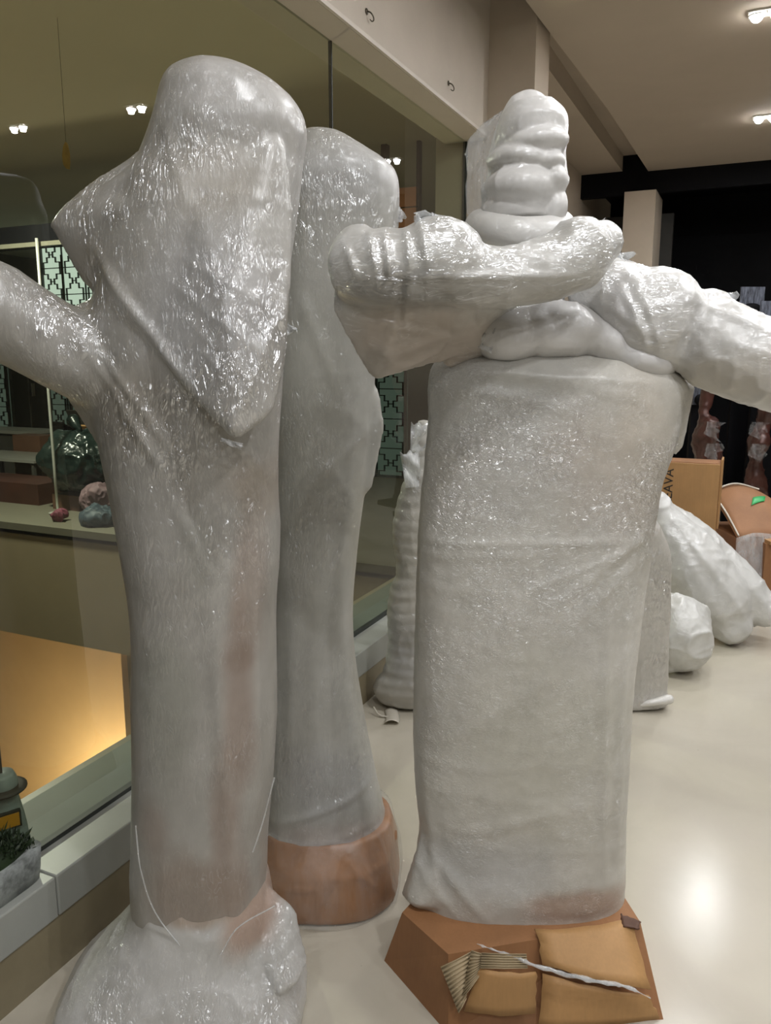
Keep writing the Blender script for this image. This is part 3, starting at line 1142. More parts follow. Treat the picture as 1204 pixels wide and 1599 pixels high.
R = Fig('wrapped_statue', 815, 1.86, 'tall film-wrapped statue with bent arm and outstretched arm on torn cardboard base', 'statue', 'wrapped statues')
rows = [(548, 760, 940, .02, .08, 2.2), (556, 700, 1000, .02, .12, 2.4), (575, 675, 1050, .02, .15, 2.6), (606, 670, 1072, .02, .16, 2.8), (640, 671, 1064, .02, .165, 2.8),
        (690, 668, 1050, .02, .17, 3.0), (760, 661, 1026, .02, .17, 3.0), (850, 654, 1012, .02, .17, 3.2), (950, 650, 998, .02, .17, 3.2),
        (1080, 646, 984, .02, .17, 3.2), (1200, 648, 978, .02, .17, 3.2), (1300, 656, 974, .02, .17, 3.0), (1370, 650, 972, .02, .18, 3.0), (1412, 652, 968, .02, .175, 3.0), (1424, 662, 955, .02, .165, 3.0)]
pcs = [R.loft(rows, 96, 200),
       R.hull([(1068, 612, -.03, .02), (1080, 600, .02, .012), (1020, 600, .0, .05), (1055, 700, .02, .02)]),
       R.hull([(650, 1405, -.1, .02), (640, 1395, -.02, .02), (690, 1300, -.05, .05), (720, 1410, -.1, .03)])]
me = fuse('torso_wrap', pcs, 0.0075, 10)
wrinkle(me, [(.008, (3.5, 3.5, 2.2), False), (.0015, (4, 4, 14), True), (.0012, (14, 14, 22), True), (.0008, (60, 60, 60), False)], 11)
creases(me, R, [(640, 858, 1035, 850, -.17, .006, 7), (645, 880, 900, 868, -.17, .003, 8), (860, 960, 1030, 830, -.17, .006, 9), (830, 930, 1020, 850, -.17, .005, 6), (900, 980, 1010, 880, -.17, .005, 8),
                (670, 600, 900, 640, -.17, .004, 9), (690, 580, 1040, 600, -.17, .006, 10), (720, 560, 1060, 640, -.17, .004, 9), (955, 880, 950, 1400, -.17, .006, 10), (990, 900, 975, 1380, -.17, .005, 8),
                (670, 1350, 760, 1445, -.17, .006, 10), (650, 1380, 720, 1450, -.17, .004, 8), (660, 1200, 690, 1440, -.17, .004, 10), (700, 1320, 960, 1260, -.17, .003, 12), (690, 1180, 900, 1040, -.17, .003, 10)])
tint(me, (0.66, 0.655, 0.625), R, [(780, 640, -.17, 150, 90, (0.50, 0.51, 0.50), .7), (960, 740, -.17, 110, 120, (0.60, 0.55, 0.50), .7), (800, 760, -.17, 110, 60, (0.55, 0.55, 0.54), .5),
                             (860, 1180, -.17, 170, 150, (0.62, 0.62, 0.55), .6), (760, 1370, -.17, 110, 60, (0.56, 0.58, 0.60), .6), (905, 1425, -.17, 95, 26, (0.45, 0.32, 0.25), .85), (1015, 660, -.17, 60, 110, (0.62, 0.57, 0.5), .6)],
     gloss=lambda P: np.interp(P[:, 2], [.2, .7, .95, 1.1, 1.3, 1.5], [.45, .35, .9, .8, 1.3, .7]), k_=.82)
link('torso_wrap', me, M_wrap_blanket, R.root)

# chest foam and shoulders
pcs = [R.blob(850, 520, -.02, 95, 48, .13, .1), R.blob(795, 522, -.06, 58, 46, .09), R.blob(880, 510, -.07, 62, 36, .08, .2), R.blob(930, 535, -.0, 75, 42, .12, .35), R.blob(820, 440, .04, 60, 90, .08), R.blob(990, 560, -.02, 60, 36, .11, .3)]
me = fuse('chest_foam', pcs, 0.006, 6)
wrinkle(me, [(.006, (9, 9, 9), False), (.004, (16, 16, 10), True)], 21)
tint(me, (0.80, 0.81, 0.84), k_=.8)
link('chest_foam', me, M_foam, R.root)

# head: stacked foam rolls
hd = [R.blob(832, 206, .0, 50, 46, .105, .12), R.blob(836, 228, -.03, 46, 22, .09, -.12), R.blob(812, 222, .02, 42, 36, .10, -.5),
      R.blob(818, 256, -.01, 54, 24, .10, .10), R.blob(850, 258, -.04, 30, 18, .07, -.1),
      R.blob(814, 300, -.01, 58, 36, .115, .08), R.blob(828, 284, -.04, 46, 15, .075, .05), R.blob(858, 288, -.02, 24, 24, .09),
      R.blob(862, 326, -.035, 20, 30, .06, .1), R.blob(810, 330, .0, 56, 30, .10, .05), R.blob(822, 266, .03, 56, 108, .105)]
me = fuse('head_foam', hd, 0.0045, 3)
wrinkle(me, [(.007, (9, 9, 9), False), (.004, (14, 14, 26), True)], 31)
tint(me, (0.83, 0.84, 0.86), k_=.8)
head = link('head_foam', me, M_foam, R.root)
pcs = [R.tube([(752, 352, .03, 26), (775, 362, -.08, 26), (815, 368, -.11, 25), (855, 362, -.08, 24), (872, 352, .02, 22), (850, 350, .12, 22), (790, 350, .13, 24), (756, 350, .06, 25)], m=70)]
me = fuse('neck_roll', pcs, 0.005, 4)
wrinkle(me, [(.004, (14, 14, 14), False)], 33)
tint(me, (0.80, 0.81, 0.82), k_=.8)
link('neck_roll', me, M_foam, R.root)
me = fuse('head_film', [R.hull([(752, 216, .05, .03), (736, 240, .05, .015), (734, 300, .05, .012), (736, 335, .05, .012), (800, 190, .03, .04), (830, 330, -.06, .03), (832, 185, .03, .03), (868, 215, .02, .022), (873, 300, .02, .018), (866, 330, .02, .018), (840, 250, -.09, .012), (790, 320, -.07, .015), (800, 230, .12, .03), (850, 300, .13, .03)])], 0.007, 4)
wrinkle(me, [(.004, (12, 12, 20), True), (.002, (40, 40, 40), False)], 35)
link('head_film', me, M_film_head, head)

# bent arm: elbow on the left, forearm across to the hand on the right
fore = [R.tube([(560, 415, -.24, 42), (580, 420, -.25, 55), (640, 422, -.26, 58), (690, 410, -.26, 62), (730, 430, -.25, 50), (790, 434, -.24, 44), (850, 420, -.22, 46), (905, 398, -.20, 50), (938, 380, -.19, 34)], 36, 110),
        R.blob(905, 390, -.2, 52, 46, .07, .35), R.blob(560, 415, -.24, 44, 56, .07), R.blob(668, 385, -.27, 30, 38, .05)]
upper = [R.hull([(560, 430, -.22, .05), (640, 470, -.22, .06), (600, 560, -.17, .025), (690, 545, -.12, .03), (750, 510, -.1, .05), (540, 480, -.2, .03), (780, 480, -.1, .05), (586, 585, -.16, .010)]),
         R.hull([(690, 480, -.15, .05), (770, 540, -.06, .03), (840, 500, .0, .06), (800, 460, -.05, .05), (700, 560, -.08, .02)])]
me = fuse('bent_arm_wrap', fore + upper, 0.006, 9)
wrinkle(me, [(.006, (8, 8, 10), False), (.003, (18, 14, 10), True), (.0015, (50, 30, 50), True)], 41)
creases(me, R, [(640, 440, 900, 430, -.26, .006, 5), (560, 460, 740, 478, -.26, .004, 6), (600, 370, 610, 440, -.26, .008, 5), (575, 365, 590, 430, -.26, .007, 5), (632, 360, 640, 430, -.26, .008, 4), (625, 440, 625, 520, -.24, -.008, 5), (540, 380, 560, 440, -.26, .006, 5),
                (560, 500, 760, 530, -.2, .005, 9), (600, 560, 760, 500, -.2, .004, 9), (655, 350, 665, 420, -.27, .008, 6)])
tint(me, (0.74, 0.75, 0.75), R, [(660, 530, -.2, 130, 60, (0.60, 0.52, 0.46), .8), (640, 458, -.26, 125, 24, (0.28, 0.28, 0.275), .8), (800, 455, -.25, 120, 20, (0.52, 0.51, 0.48), .7), (585, 570, -.17, 20, 26, (.42, .40, .37), .7)], k_=.76,  # dark band along the forearm underside is shade painted into the tint
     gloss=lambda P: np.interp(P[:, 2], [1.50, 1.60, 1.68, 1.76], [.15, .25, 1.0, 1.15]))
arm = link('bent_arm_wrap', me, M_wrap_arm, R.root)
tail('film_tail', R.P(672, 352, -.29), R.P(725, 372, -.25), .05, .045, M_film_milky, arm, 3, .012)
tail('film_tail', R.P(655, 360, -.29), R.P(668, 345, -.27), .06, .05, M_film_milky, arm, 5, .010)
tail('film_tail', R.P(930, 365, -.19), R.P(948, 348, -.19), .03, .02, M_film_milky, arm, 8, .006)
tail('film_tail', R.P(752, 545, -.12), R.P(770, 505, -.13), .05, .03, M_film_milky, arm, 9, .008)

# outstretched arm: two fat rolls running out of the picture
pcs = [R.tube([(940, 450, .0, 48), (985, 480, -.03, 66), (1030, 500, -.05, 74), (1068, 520, -.06, 58)], 36, 60),
       R.tube([(1062, 520, -.06, 50), (1100, 530, -.07, 64), (1150, 552, -.09, 68), (1200, 570, -.11, 66), (1260, 592, -.13, 60), (1330, 615, -.15, 50)], 36, 70),
       R.hull([(960, 425, .02, .03), (1000, 440, -.02, .03), (930, 480, .0, .05), (1040, 455, -.04, .03), (1020, 545, -.05, .03)]), R.blob(1112, 480, -.06, 32, 26, .05, .4)]
me = fuse('outstretched_arm_wrap', pcs, 0.006, 7)
wrinkle(me, [(.006, (8, 8, 8), False), (.004, (16, 16, 16), True), (.0025, (40, 40, 40), True)], 51)
creases(me, R, [(965, 440, 1010, 560, -.1, .006, 5), (985, 430, 1030, 570, -.1, .005, 6), (1085, 470, 1060, 560, -.12, -.010, 9), (1100, 480, 1180, 520, -.12, .006, 5), (1120, 530, 1204, 560, -.15, .005, 8), (940, 470, 1000, 520, -.1, .005, 6)])
tint(me, (0.76, 0.77, 0.78), R, [(1075, 535, -.1, 16, 60, (.55, .55, .55), .6), (955, 500, -.05, 20, 60, (.60, .60, .62), .7), (1150, 590, -.1, 120, 36, (0.70, 0.67, 0.62), .6)], k_=.8,
     gloss=lambda P: np.interp(P[:, 2], [1.46, 1.55, 1.64, 1.74], [.2, .5, .9, 1.0]))
arm2 = link('outstretched_arm_wrap', me, M_wrap_arm, R.root)
tail('film_tail', R.P(952, 412, .0), R.P(988, 404, .02), .05, .03, M_film_milky, arm2, 12, .010)
tail('film_tail', R.P(1125, 470, -.06), R.P(1152, 470, -.07), .03, .04, M_film_milky, arm2, 13, .008)

# cardboard base
fl = [onz(600, 1500), onz(700, 1615), onz(1036, 1592), onz(985, 1450), onz(660, 1420)]
Minv = Matrix.Rotation(-YAW, 4, 'Z')
rl = R.root.location


def toloc(fig, p):
    q = Minv @ (Vector(p) - fig.root.location)
    return np.array(q)


fp = [toloc(R, p)[:2] for p in fl]
zt = 0.17
tpx = [onz(628, 1425, zt), onz(700, 1490, zt), onz(1000, 1440, zt), onz(965, 1385, zt), onz(665, 1385, zt)]
tp = [toloc(R, p)[:2] for p in tpx]
prism('base_box', [tuple(p) for p in fp], 0.0, zt, M_card, R.root, [tuple(p) for p in tp])


def patch(name, fig, pix, zfun, mat, parent, thick=.004, sub=6, bend=0.0, seed=0):
    """a bent board piece given by four pixel corners with their heights"""
    C = [toloc(fig, onz(x, y, z)) for (x, y), z in zip(pix, zfun)]
    G = []
    rnd = random.Random(seed)
    for i in range(sub + 1):
        f = i / sub
        row = []
        for j in range(sub + 1):
            g = j / sub
            p = (C[0] * (1 - g) + C[1] * g) * (1 - f) + (C[3] * (1 - g) + C[2] * g) * f
            p = p + np.array([0, -bend * math.sin(math.pi * g), bend * 0.5 * math.sin(math.pi * f)])
            if i in (0, sub) or j in (0, sub): p = p + np.array([rnd.uniform(-.003, .003), 0, rnd.uniform(-.003, .003)])
            row.append(p)
        G.append(row)
    return sheet(name, G, mat, parent, thick)


patch('cardboard_flap', R, [(836, 1452), (985, 1432), (1015, 1545), (848, 1505)], [.185, .185, .10, .14], M_card_tan, R.root, bend=.012, seed=1)
patch('cardboard_flap', R, [(968, 1428), (1000, 1438), (998, 1452), (972, 1448)], [.19, .19, .178, .178], M_card_dark, R.root, seed=2)
patch('cardboard_flap', R, [(848, 1520), (1012, 1555), (1030, 1590), (840, 1605)], [.11, .075, .012, .012], M_card_tan, R.root, bend=.006, seed=3)
torn = patch('torn_board', R, [(752, 1510), (838, 1516), (834, 1580), (724, 1578)], [.16, .16, .065, .065], M_card_tan, R.root, bend=.012, seed=4)


def flutes(fig, pix, zz, n, mat, parent):
    """exposed corrugation: a row of real ridges"""
    C = [toloc(fig, onz(x, y, z)) for (x, y), z in zip(pix, zz)]
    G = []
    k = n * 4
    for i in range(k + 1):
        f = i / k
        a = C[0] * (1 - f) + C[3] * f
        b = C[1] * (1 - f) + C[2] * f
        off = np.array([0, -.0025 * math.cos(2 * math.pi * i / 4), .0025 * math.cos(2 * math.pi * i / 4)])
        G.append([a + off, (a + b) / 2 + off + np.array([0, -.004, .002]), b + off])
    return sheet('corrugated_piece', G, mat, parent, .0012)


flutes(R, [(690, 1525), (718, 1480), (724, 1500), (712, 1580)][0:0] or [(688, 1510), (736, 1486), (728, 1560), (716, 1582)], [.15, .17, .095, .07], 11, M_card_inner, torn)
flutes(R, [(736, 1484), (756, 1490), (748, 1525), (720, 1562)], [.178, .172, .142, .095], 12, M_card_inner, torn)
flutes(R, [(752, 1488), (822, 1490), (824, 1512), (750, 1512)], [.182, .182, .16, .16], 6, M_card_inner, torn)
V, Fc = sweep([(*toloc(R, onz(x, y, z)), r) for x, y, z, r in ((745, 1474, .185, .002), (800, 1494, .178, .003), (850, 1512, .165, .004), (920, 1530, .140, .005), (975, 1540, .120, .003), (1015, 1558, .09, .002))], 10, 60)
me = mesh('film_twist', V, Fc, True)
wrinkle(me, [(.004, (50, 50, 50), True)], 17)
link('film_twist', me, M_film_milky, R.root)

# ================================================================== NEAR STATUE (left)
Lf = Fig('wrapped_statue', 320, 1.66, 'near film-wrapped statue at left with pointed shoulder and shield-shaped fold', 'statue', 'wrapped statues')
rows = [(99, 300, 345, .03, .03, 2), (104, 276, 384, .02, .07, 2), (120, 262, 412, .01, .10, 2.1), (142, 256, 440, .0, .12, 2.2), (172, 249, 466, .0, .13, 2.3), (205, 240, 476, .0, .14, 2.3), (250, 222, 470, .0, .14, 2.2),
        (290, 205, 466, .0, .15, 2.2), (340, 190, 460, .0, .16, 2.2), (420, 165, 450, .0, .17, 2.2), (500, 150, 444, .0, .17, 2.2), (600, 145, 440, .0, .16, 2.2),
        (680, 158, 436, .0, .16, 2.2), (760, 175, 434, .0, .15, 2.3), (860, 193, 437, .0, .15, 2.3), (950, 208, 432, .0, .145, 2.4), (1080, 212, 430, .0, .14, 2.4), (1200, 213, 424, .0, .14, 2.4), (1300, 212, 414, .0, .14, 2.4), (1400, 212, 412, .0, .14, 2.4), (1480, 218, 410, .0, .14, 2.3)]
pcs = [Lf.loft(rows, 84, 190),
       Lf.hull([(232, 245, .0, .03), (205, 285, -.01, .03), (150, 308, -.02, .025), (270, 330, -.02, .06)]),
       # pointed left shoulder
       Lf.hull([(84, 350, -.02, .012), (105, 330, -.02, .02), (140, 312, -.02, .03), (200, 290, .0, .05), (240, 330, -.1, .05), (120, 400, -.03, .02), (150, 440, -.03, .03), (230, 440, -.06, .08), (300, 300, -.05, .06)]),
       # shield-shaped fold with its tip low
       Lf.hull([(275, 215, -.10, .02), (430, 230, -.10, .02), (440, 330, -.11, .02), (436, 450, -.13, .018), (428, 560, -.17, .018), (412, 640, -.20, .016), (370, 676, -.235, .012), (345, 655, -.228, .014), (268, 560, -.175, .018), (180, 440, -.09, .018),
                (105, 348, -.03, .015), (140, 325, -.04, .02), (230, 290, -.09, .02), (360, 480, -.195, .03), (300, 400, -.0, .05), (400, 600, -.0, .02)]),
       # arm leaving the picture
       Lf.tube([(230, 600, -.02, 80), (160, 570, -.05, 70), (100, 545, -.08, 64), (40, 512, -.11, 66), (-20, 478, -.14, 70), (-90, 440, -.17, 66)], 36, 60),
       Lf.hull([(150, 500, -.04, .05), (120, 500, -.05, .03), (200, 560, -.04, .06), (150, 660, -.02, .03), (200, 700, .0, .06), (120, 600, -.06, .04)])]
me = fuse('body_wrap', pcs, 0.0068, 9)
wrinkle(me, [(.006, (3, 3, 1.6), False), (.0035, (8, 8, 2.5), True), (.001, (24, 24, 9), True)], 61)
creases(me, Lf, [(150, 420, 340, 660, -.2, .007, 8), (130, 380, 230, 520, -.15, .006, 8), (360, 690, 440, 470, -.2, .006, 9), (90, 470, 300, 740, -.15, .005, 8), (60, 440, 200, 640, -.14, .005, 8), (180, 620, 260, 740, -.15, .006, 8),
                 (370, 700, 430, 780, -.16, .005, 10), (330, 900, 370, 1480, -.14, .007, 14), (390, 850, 400, 1350, -.14, .006, 10), (260, 760, 330, 900, -.15, .004, 12), (280, 400, 420, 480, -.2, .0018, 6), (240, 420, 420, 560, -.2, .0018, 6), (270, 480, 410, 610, -.2, .0018, 5), (300, 530, 400, 640, -.22, .0018, 5),
                 (250, 180, 300, 330, -.13, .003, 10), (330, 200, 420, 215, -.13, .0015, 8), (300, 290, 455, 320, -.15, .0015, 8)])
tint(me, (0.62, 0.615, 0.60), Lf, [(385, 900, -.14, 26, 150, (0.47, 0.38, 0.33), .6), (372, 1100, -.14, 26, 150, (0.44, 0.33, 0.28), .65), (352, 1300, -.14, 30, 150, (0.44, 0.33, 0.28), .65), (375, 1035, -.14, 24, 28, (.36, .26, .21), .4), (290, 1400, -.14, 85, 90, (0.44, 0.34, 0.28), .65), (260, 1130, -.14, 50, 170, (.50, .52, .47), .5),
                             (390, 760, -.15, 50, 60, (.50, .43, .36), .6), (330, 280, -.15, 70, 60, (.60, .56, .50), .5), (310, 860, -.15, 40, 80, (.52, .53, .50), .5), (200, 640, -.1, 60, 70, (.48, .45, .40), .7), (150, 440, -.05, 50, 60, (.50, .47, .42), .6),
                             (330, 480, -.2, 110, 120, (.66, .67, .70), .8), (350, 150, -.1, 110, 60, (.70, .70, .71), .7), (235, 1300, -.14, 36, 60, (.48, .38, .33), .5)],
     gloss=lambda P: np.interp(P[:, 2], [.2, .9, 1.25, 1.45, 1.75, 2.1], [.35, .25, .45, 1.25, 1.1, .9]), k_=.65)
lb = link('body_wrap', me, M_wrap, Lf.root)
tail('film_tail', Lf.P(442, 515, -.06), Lf.P(464, 514, -.06), .03, .004, M_film_milky, lb, 21, .006)
tail('film_tail', Lf.P(345, 686, -.235), Lf.P(378, 698, -.235), .006, .012, M_film_milky, lb, 22, .004)

# base: film bundle over a box
th = np.linspace(0, 2 * math.pi, 64, endpoint=False)


def localrings(rows, n=64):
    th = np.linspace(0, 2 * math.pi, n, endpoint=False)
    c, s = np.cos(th), np.sin(th)
    out = []
    for (z, uc, vc, hu, hv, e) in catmull(np.array([(r[0], r[1], r[2], r[3], r[4], r[5]) for r in rows]), 40):
        ex = 2.0 / e
        out.append(np.stack([uc + hu * np.sign(c) * np.abs(c) ** ex, vc + hv * np.sign(s) * np.abs(s) ** ex, np.full(n, z)], 1))
    return ringmesh(out)


def uloc(fig, px, py, v=0.0):
    return fig.P(px, py, v)[0]


ul, ur = uloc(Lf, 108, 1560), uloc(Lf, 478, 1560)
uc = (ul + ur) / 2
hw = (ur - ul) / 2
lul, lur = uloc(Lf, 212, 1400), uloc(Lf, 412, 1400)
luc, lhw = (lul + lur) / 2, (lur - lul) / 2
me = fuse('base_wrap', [localrings([(0.004, uc, -.02, hw * .99, .225, 3), (.05, uc, -.02, hw, .225, 3), (.10, uc, -.02, hw * .92, .205, 2.8), (.15, uc + .01, -.02, hw * .78, .185, 2.6), (.20, uc + .02, -.01, hw * .66, .168, 2.5), (.26, luc + .005, -.005, lhw * 1.08, .152, 2.4), (.34, luc, 0, lhw * 1.0, .140, 2.3)]),
                         Lf.hull([(420, 1400, -.02, .02), (448, 1425, -.02, .02), (462, 1500, -.06, .03), (400, 1450, -.05, .03), (440, 1530, -.1, .04)])], 0.007, 6)
wrinkle(me, [(.006, (6, 6, 7), False), (.005, (10, 10, 7), True), (.002, (26, 26, 20), True)], 71)
P_ = getco(me)
P_[:, 2] = np.maximum(P_[:, 2], 0.002)
setco(me, P_)
tint(me, (0.64, 0.65, 0.66), Lf, [(385, 1480, -.17, 46, 46, (.48, .33, .26), .8), (290, 1445, -.17, 80, 22, (.46, .36, .29), .8), (250, 1400, -.15, 40, 30, (.45, .34, .28), .6)], k_=.9, gloss=lambda P: np.interp(P[:, 2], [.0, .25, .34], [.8, .8, .3]))
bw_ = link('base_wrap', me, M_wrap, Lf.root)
# rope-like edges of the film
for k, pl in enumerate(([(212, 1290), (218, 1350), (240, 1420), (285, 1482)], [(428, 1215), (410, 1285), (395, 1330)], [(428, 1415), (370, 1450), (345, 1490)])):
    V, Fc = Lf.tube([(x, y, -.152 - (.03 if k == 2 else 0), 1.4) for x, y in pl], 8, 30)
    link('film_edge', mesh('film_edge', V, Fc, True), M_film_milky, lb)
cf = patch('carton_corner', Lf, [(345, 1490), (430, 1420), (440, 1480), (345, 1540)], [.21, .22, .15, .14], M_card, bw_, .004, 5, .01, 9)

# ================================================================== MIDDLE STATUE (behind)
Mf = Fig('wrapped_statue', 510, 2.12, 'smooth film-wrapped statue between the near one and the bent arm, on film-covered carton', 'statue', 'wrapped statues')
rows = [(201, 484, 506, .03, .03, 2), (208, 466, 535, .02, .08, 2.1), (225, 452, 560, .01, .11, 2.2), (255, 440, 602, .0, .13, 2.6), (276, 432, 619, .0, .14, 2.8), (330, 425, 622, .0, .14, 2.7), (400, 420, 616, .0, .14, 2.5), (480, 418, 604, .0, .14, 2.3),
        (560, 418, 588, .0, .14, 2.2), (640, 420, 580, .0, .14, 2.2), (720, 424, 574, .0, .13, 2.2), (830, 426, 560, .0, .13, 2.2), (930, 424, 551, .0, .13, 2.2), (1000, 420, 552, .0, .13, 2.2), (1080, 414, 562, .0, .135, 2.2),
        (1180, 408, 582, .0, .14, 2.3), (1260, 405, 600, .0, .15, 2.3), (1310, 404, 614, .0, .16, 2.3), (1335, 408, 612, .0, .155, 2.3)]
pcs = [Mf.loft(rows, 84, 170),
       Mf.hull([(596, 666, -.02, .008), (580, 610, -.02, .02), (570, 760, -.02, .02), (500, 660, .0, .08), (590, 640, -.02, .01)])]
me = fuse('body_wrap', pcs, 0.0075, 8)
wrinkle(me, [(.006, (3, 3, 1.5), False), (.002, (9, 9, 2), True), (.0008, (30, 30, 10), True)], 81)
creases(me, Mf, [(465, 450, 540, 640, -.13, .005, 10), (590, 660, 480, 760, -.13, .004, 8), (535, 845, 520, 900, -.13, .005, 6), (460, 900, 450, 1250, -.13, .004, 10), (540, 1000, 560, 1250, -.13, .004, 10), (430, 1290, 580, 1240, -.14, .006, 7), (420, 1330, 590, 1300, -.15, .005, 8)])
tint(me, (0.60, 0.605, 0.585), Mf, [(520, 270, -.1, 110, 60, (.68, .69, .71), .7), (500, 1310, -.15, 110, 26, (.60, .54, .52), .7), (490, 700, -.1, 60, 260, (.56, .57, .53), .5), (500, 1220, -.13, 80, 70, (.58, .60, .63), .6), (560, 900, -.1, 14, 200, (.68, .68, .62), .7)], gloss=lambda P: np.interp(P[:, 2], [.2, .5, .8, 1.5, 1.75, 1.95], [.9, .8, .3, .35, .9, 1.2]), k_=.68)
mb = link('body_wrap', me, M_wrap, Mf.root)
tail('film_tail', Mf.P(614, 330, -.02), Mf.P(628, 345, -.02), .04, .03, M_film_milky, mb, 31, .006)
ul, ur = uloc(Mf, 398, 1390), uloc(Mf, 622, 1390)
uc, hw = (ul + ur) / 2, (ur - ul) / 2
me = fuse('base_carton', [localrings([(.002, uc, .0, hw * .99, .215, 2.6), (.06, uc, .0, hw, .215, 2.6), (.14, uc, .0, hw * .97, .2, 2.5), (.21, uc, .0, hw * .9, .16, 2.4)])], .008, 3)
wrinkle(me, [(.006, (6, 6, 8), True), (.003, (18, 18, 18), False)], 91)
P_ = getco(me)
P_[:, 2] = np.maximum(P_[:, 2], 0.002)
setco(me, P_)
creases(me, Mf, [(500, 1365, 498, 1440, -.2, .006, 5), (540, 1350, 590, 1400, -.2, .006, 5), (545, 1350, 500, 1420, -.2, -.005, 5), (430, 1390, 500, 1385, -.2, .004, 6)])
bc = link('base_carton', me, M_card, Mf.root)
me2 = fuse('base_film', [localrings([(.003, uc, .0, hw * 1.02, .23, 2.5), (.05, uc, .0, hw * 1.05, .235, 2.5), (.14, uc, .0, hw * 1.0, .215, 2.4), (.22, uc, .0, hw * .93, .175, 2.4)])], .009, 4)
wrinkle(me2, [(.006, (8, 8, 8), True), (.003, (25, 25, 12), False)], 95)
P_ = getco(me2)
P_[:, 2] = np.maximum(P_[:, 2], 0.001)
setco(me2, P_)
link('base_film', me2, M_film, Mf.root)

# ================================================================== THINGS FURTHER BACK
# slim wrapped figure leaning at the kerb
Sf = Fig('wrapped_bundle', 640, 3.35, 'slim wrapped figure with banded foam standing by the kerb between the statues', 'statue')
rows = [(640, 652, 672, .0, .03, 2), (655, 648, 690, .0, .05, 2), (700, 640, 700, .0, .06, 2.2), (730, 632, 700, .0, .08, 2.2), (780, 618, 700, .0, .09, 2.2), (830, 614, 700, .0, .09, 2.2), (878, 619, 700, .0, .085, 2.2), (905, 609, 700, .0, .09, 2.2), (950, 604, 700, .0, .10, 2.3), (990, 606, 700, .0, .10, 2.3),
        (1030, 598, 702, .0, .11, 2.4), (1055, 584, 704, .0, .12, 2.5), (1072, 590, 704, .0, .11, 2.4), (1080, 600, 700, .0, .10, 2.3)]
R_ = []
V, Fc = Sf.loft(rows, 64, 150)
me = fuse('banded_foam', [(V, Fc)], .008, 3)
P_, N_ = getco(me), getno(me)
P_ = P_ + N_ * (0.0016 * np.sin(P_[:, 2] * 2 * math.pi / 0.05 + 2 * vnoise(P_, 6, 5)))[:, None]
setco(me, P_)
wrinkle(me, [(.006, (9, 9, 9), False), (.003, (20, 20, 20), True)], 101)
tint(me, (.66, .66, .64), Sf, [(625, 1000, -.1, 40, 60, (.6, .62, .66), .7), (640, 860, -.1, 40, 120, (.60, .59, .54), .6)])
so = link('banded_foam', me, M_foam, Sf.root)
tail('film_tail', Sf.P(652, 690, -.05), Sf.P(655, 645, -.05), .06, .07, M_film_milky, so, 41, .012)
tail('film_tail', Sf.P(645, 745, -.08), Sf.P(640, 690, -.08), .06, .08, M_film_milky, so, 42, .012)
zmin = getco(me)[:, 2].min()
Sf.root.location.z -= zmin - 0.002

# small curled paper on the floor
p = onz(611, 1126)
o = empty('plastic_scrap', p, YAW)
tag(o, 'small curled white plastic scrap on the floor by the kerb', 'scrap')
G = [[(x * .03 + .006 * math.sin(f * 3), -f * .14 + .1, .012 * (1 - x * x) + .02 * max(0, f - .6) + .003) for x in np.linspace(-1, 1, 9)] for f in np.linspace(0, 1, 10)]
sheet('scrap_sheet', G, M_white_peel, o, .0015)
p2 = onz(602, 1118)
V, Fc = sweep([(-.05, .02, .03, .004), (-.03, -.01, .012, .004), (0, -.02, .006, .004), (.05, -.02, .005, .004)], 8, 16)
V = [(x + toloc(Mf, p2)[0] - toloc(Mf, p)[0], y + toloc(Mf, p2)[1] - toloc(Mf, p)[1], z) for x, y, z in V]
link('scrap_curl', mesh('scrap_curl', V, Fc, True), M_white_peel, o)

# wrapped flat panel behind the right statue
Pf = Fig('wrapped_slab', 960, 3.30, 'tall narrow film-wrapped panel standing behind the bent-arm statue', 'panel')
rows = [(800, 880, 1010, .0, .03, 3), (830, 860, 1032, .0, .05, 3.2), (870, 850, 1044, .0, .06, 3.4), (950, 850, 1046, .0, .06, 3.4), (1020, 850, 1043, .0, .06, 3.4), (1080, 850, 1040, .0, .06, 3.4), (1100, 850, 1043, .0, .065, 3.2), (1108, 855, 1038, .0, .06, 3)]
me = fuse('panel_wrap', [Pf.loft(rows, 64, 90)], .009, 4)
wrinkle(me, [(.006, (8, 8, 2), True), (.003, (20, 20, 8), True)], 111)
zmin = getco(me)[:, 2].min()
Pf.root.location.z -= zmin - 0.002
tint(me, (.66, .65, .62))
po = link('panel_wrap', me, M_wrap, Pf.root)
V, Fc = Pf.tube([(1000, 1106, -.05, 5), (1020, 1103, -.06, 6), (1044, 1098, -.05, 8)], 10, 20)
link('foam_hem', mesh('foam_hem', V, Fc, True), M_foam, po)
me = po.children[0].data
tint(me, (.8, .8, .78), k_=.8)

# long white bundle slumped against the cartons
Bf = Fig('foam_bundle', 1120, 4.15, 'long white foam-wrapped bundle sloping down to a double foot', 'bundle', 'white foam bundles')
pcs = [Bf.tube([(1022, 822, .10, 20), (1040, 856, .08, 32), (1070, 906, .05, 50), (1098, 948, .02, 54), (1125, 985, -.02, 46), (1138, 1008, -.05, 32)], 36, 70),
       Bf.tube([(1046, 838, .12, 18), (1088, 880, .12, 30), (1130, 930, .08, 38), (1168, 968, .02, 36), (1194, 985, -.02, 30)], 30, 50),
       Bf.hull([(1120, 1024, -.05, .03), (1150, 1024, -.08, .03), (1100, 1010, -.03, .05), (1140, 985, -.06, .05), (1120, 960, -.08, .05)]),
       Bf.hull([(1196, 985, .0, .03), (1190, 1005, .0, .03), (1172, 962, .02, .04), (1160, 1000, .02, .04), (1150, 960, .05, .05)])]
me = fuse('foam_body', pcs, .009, 5)
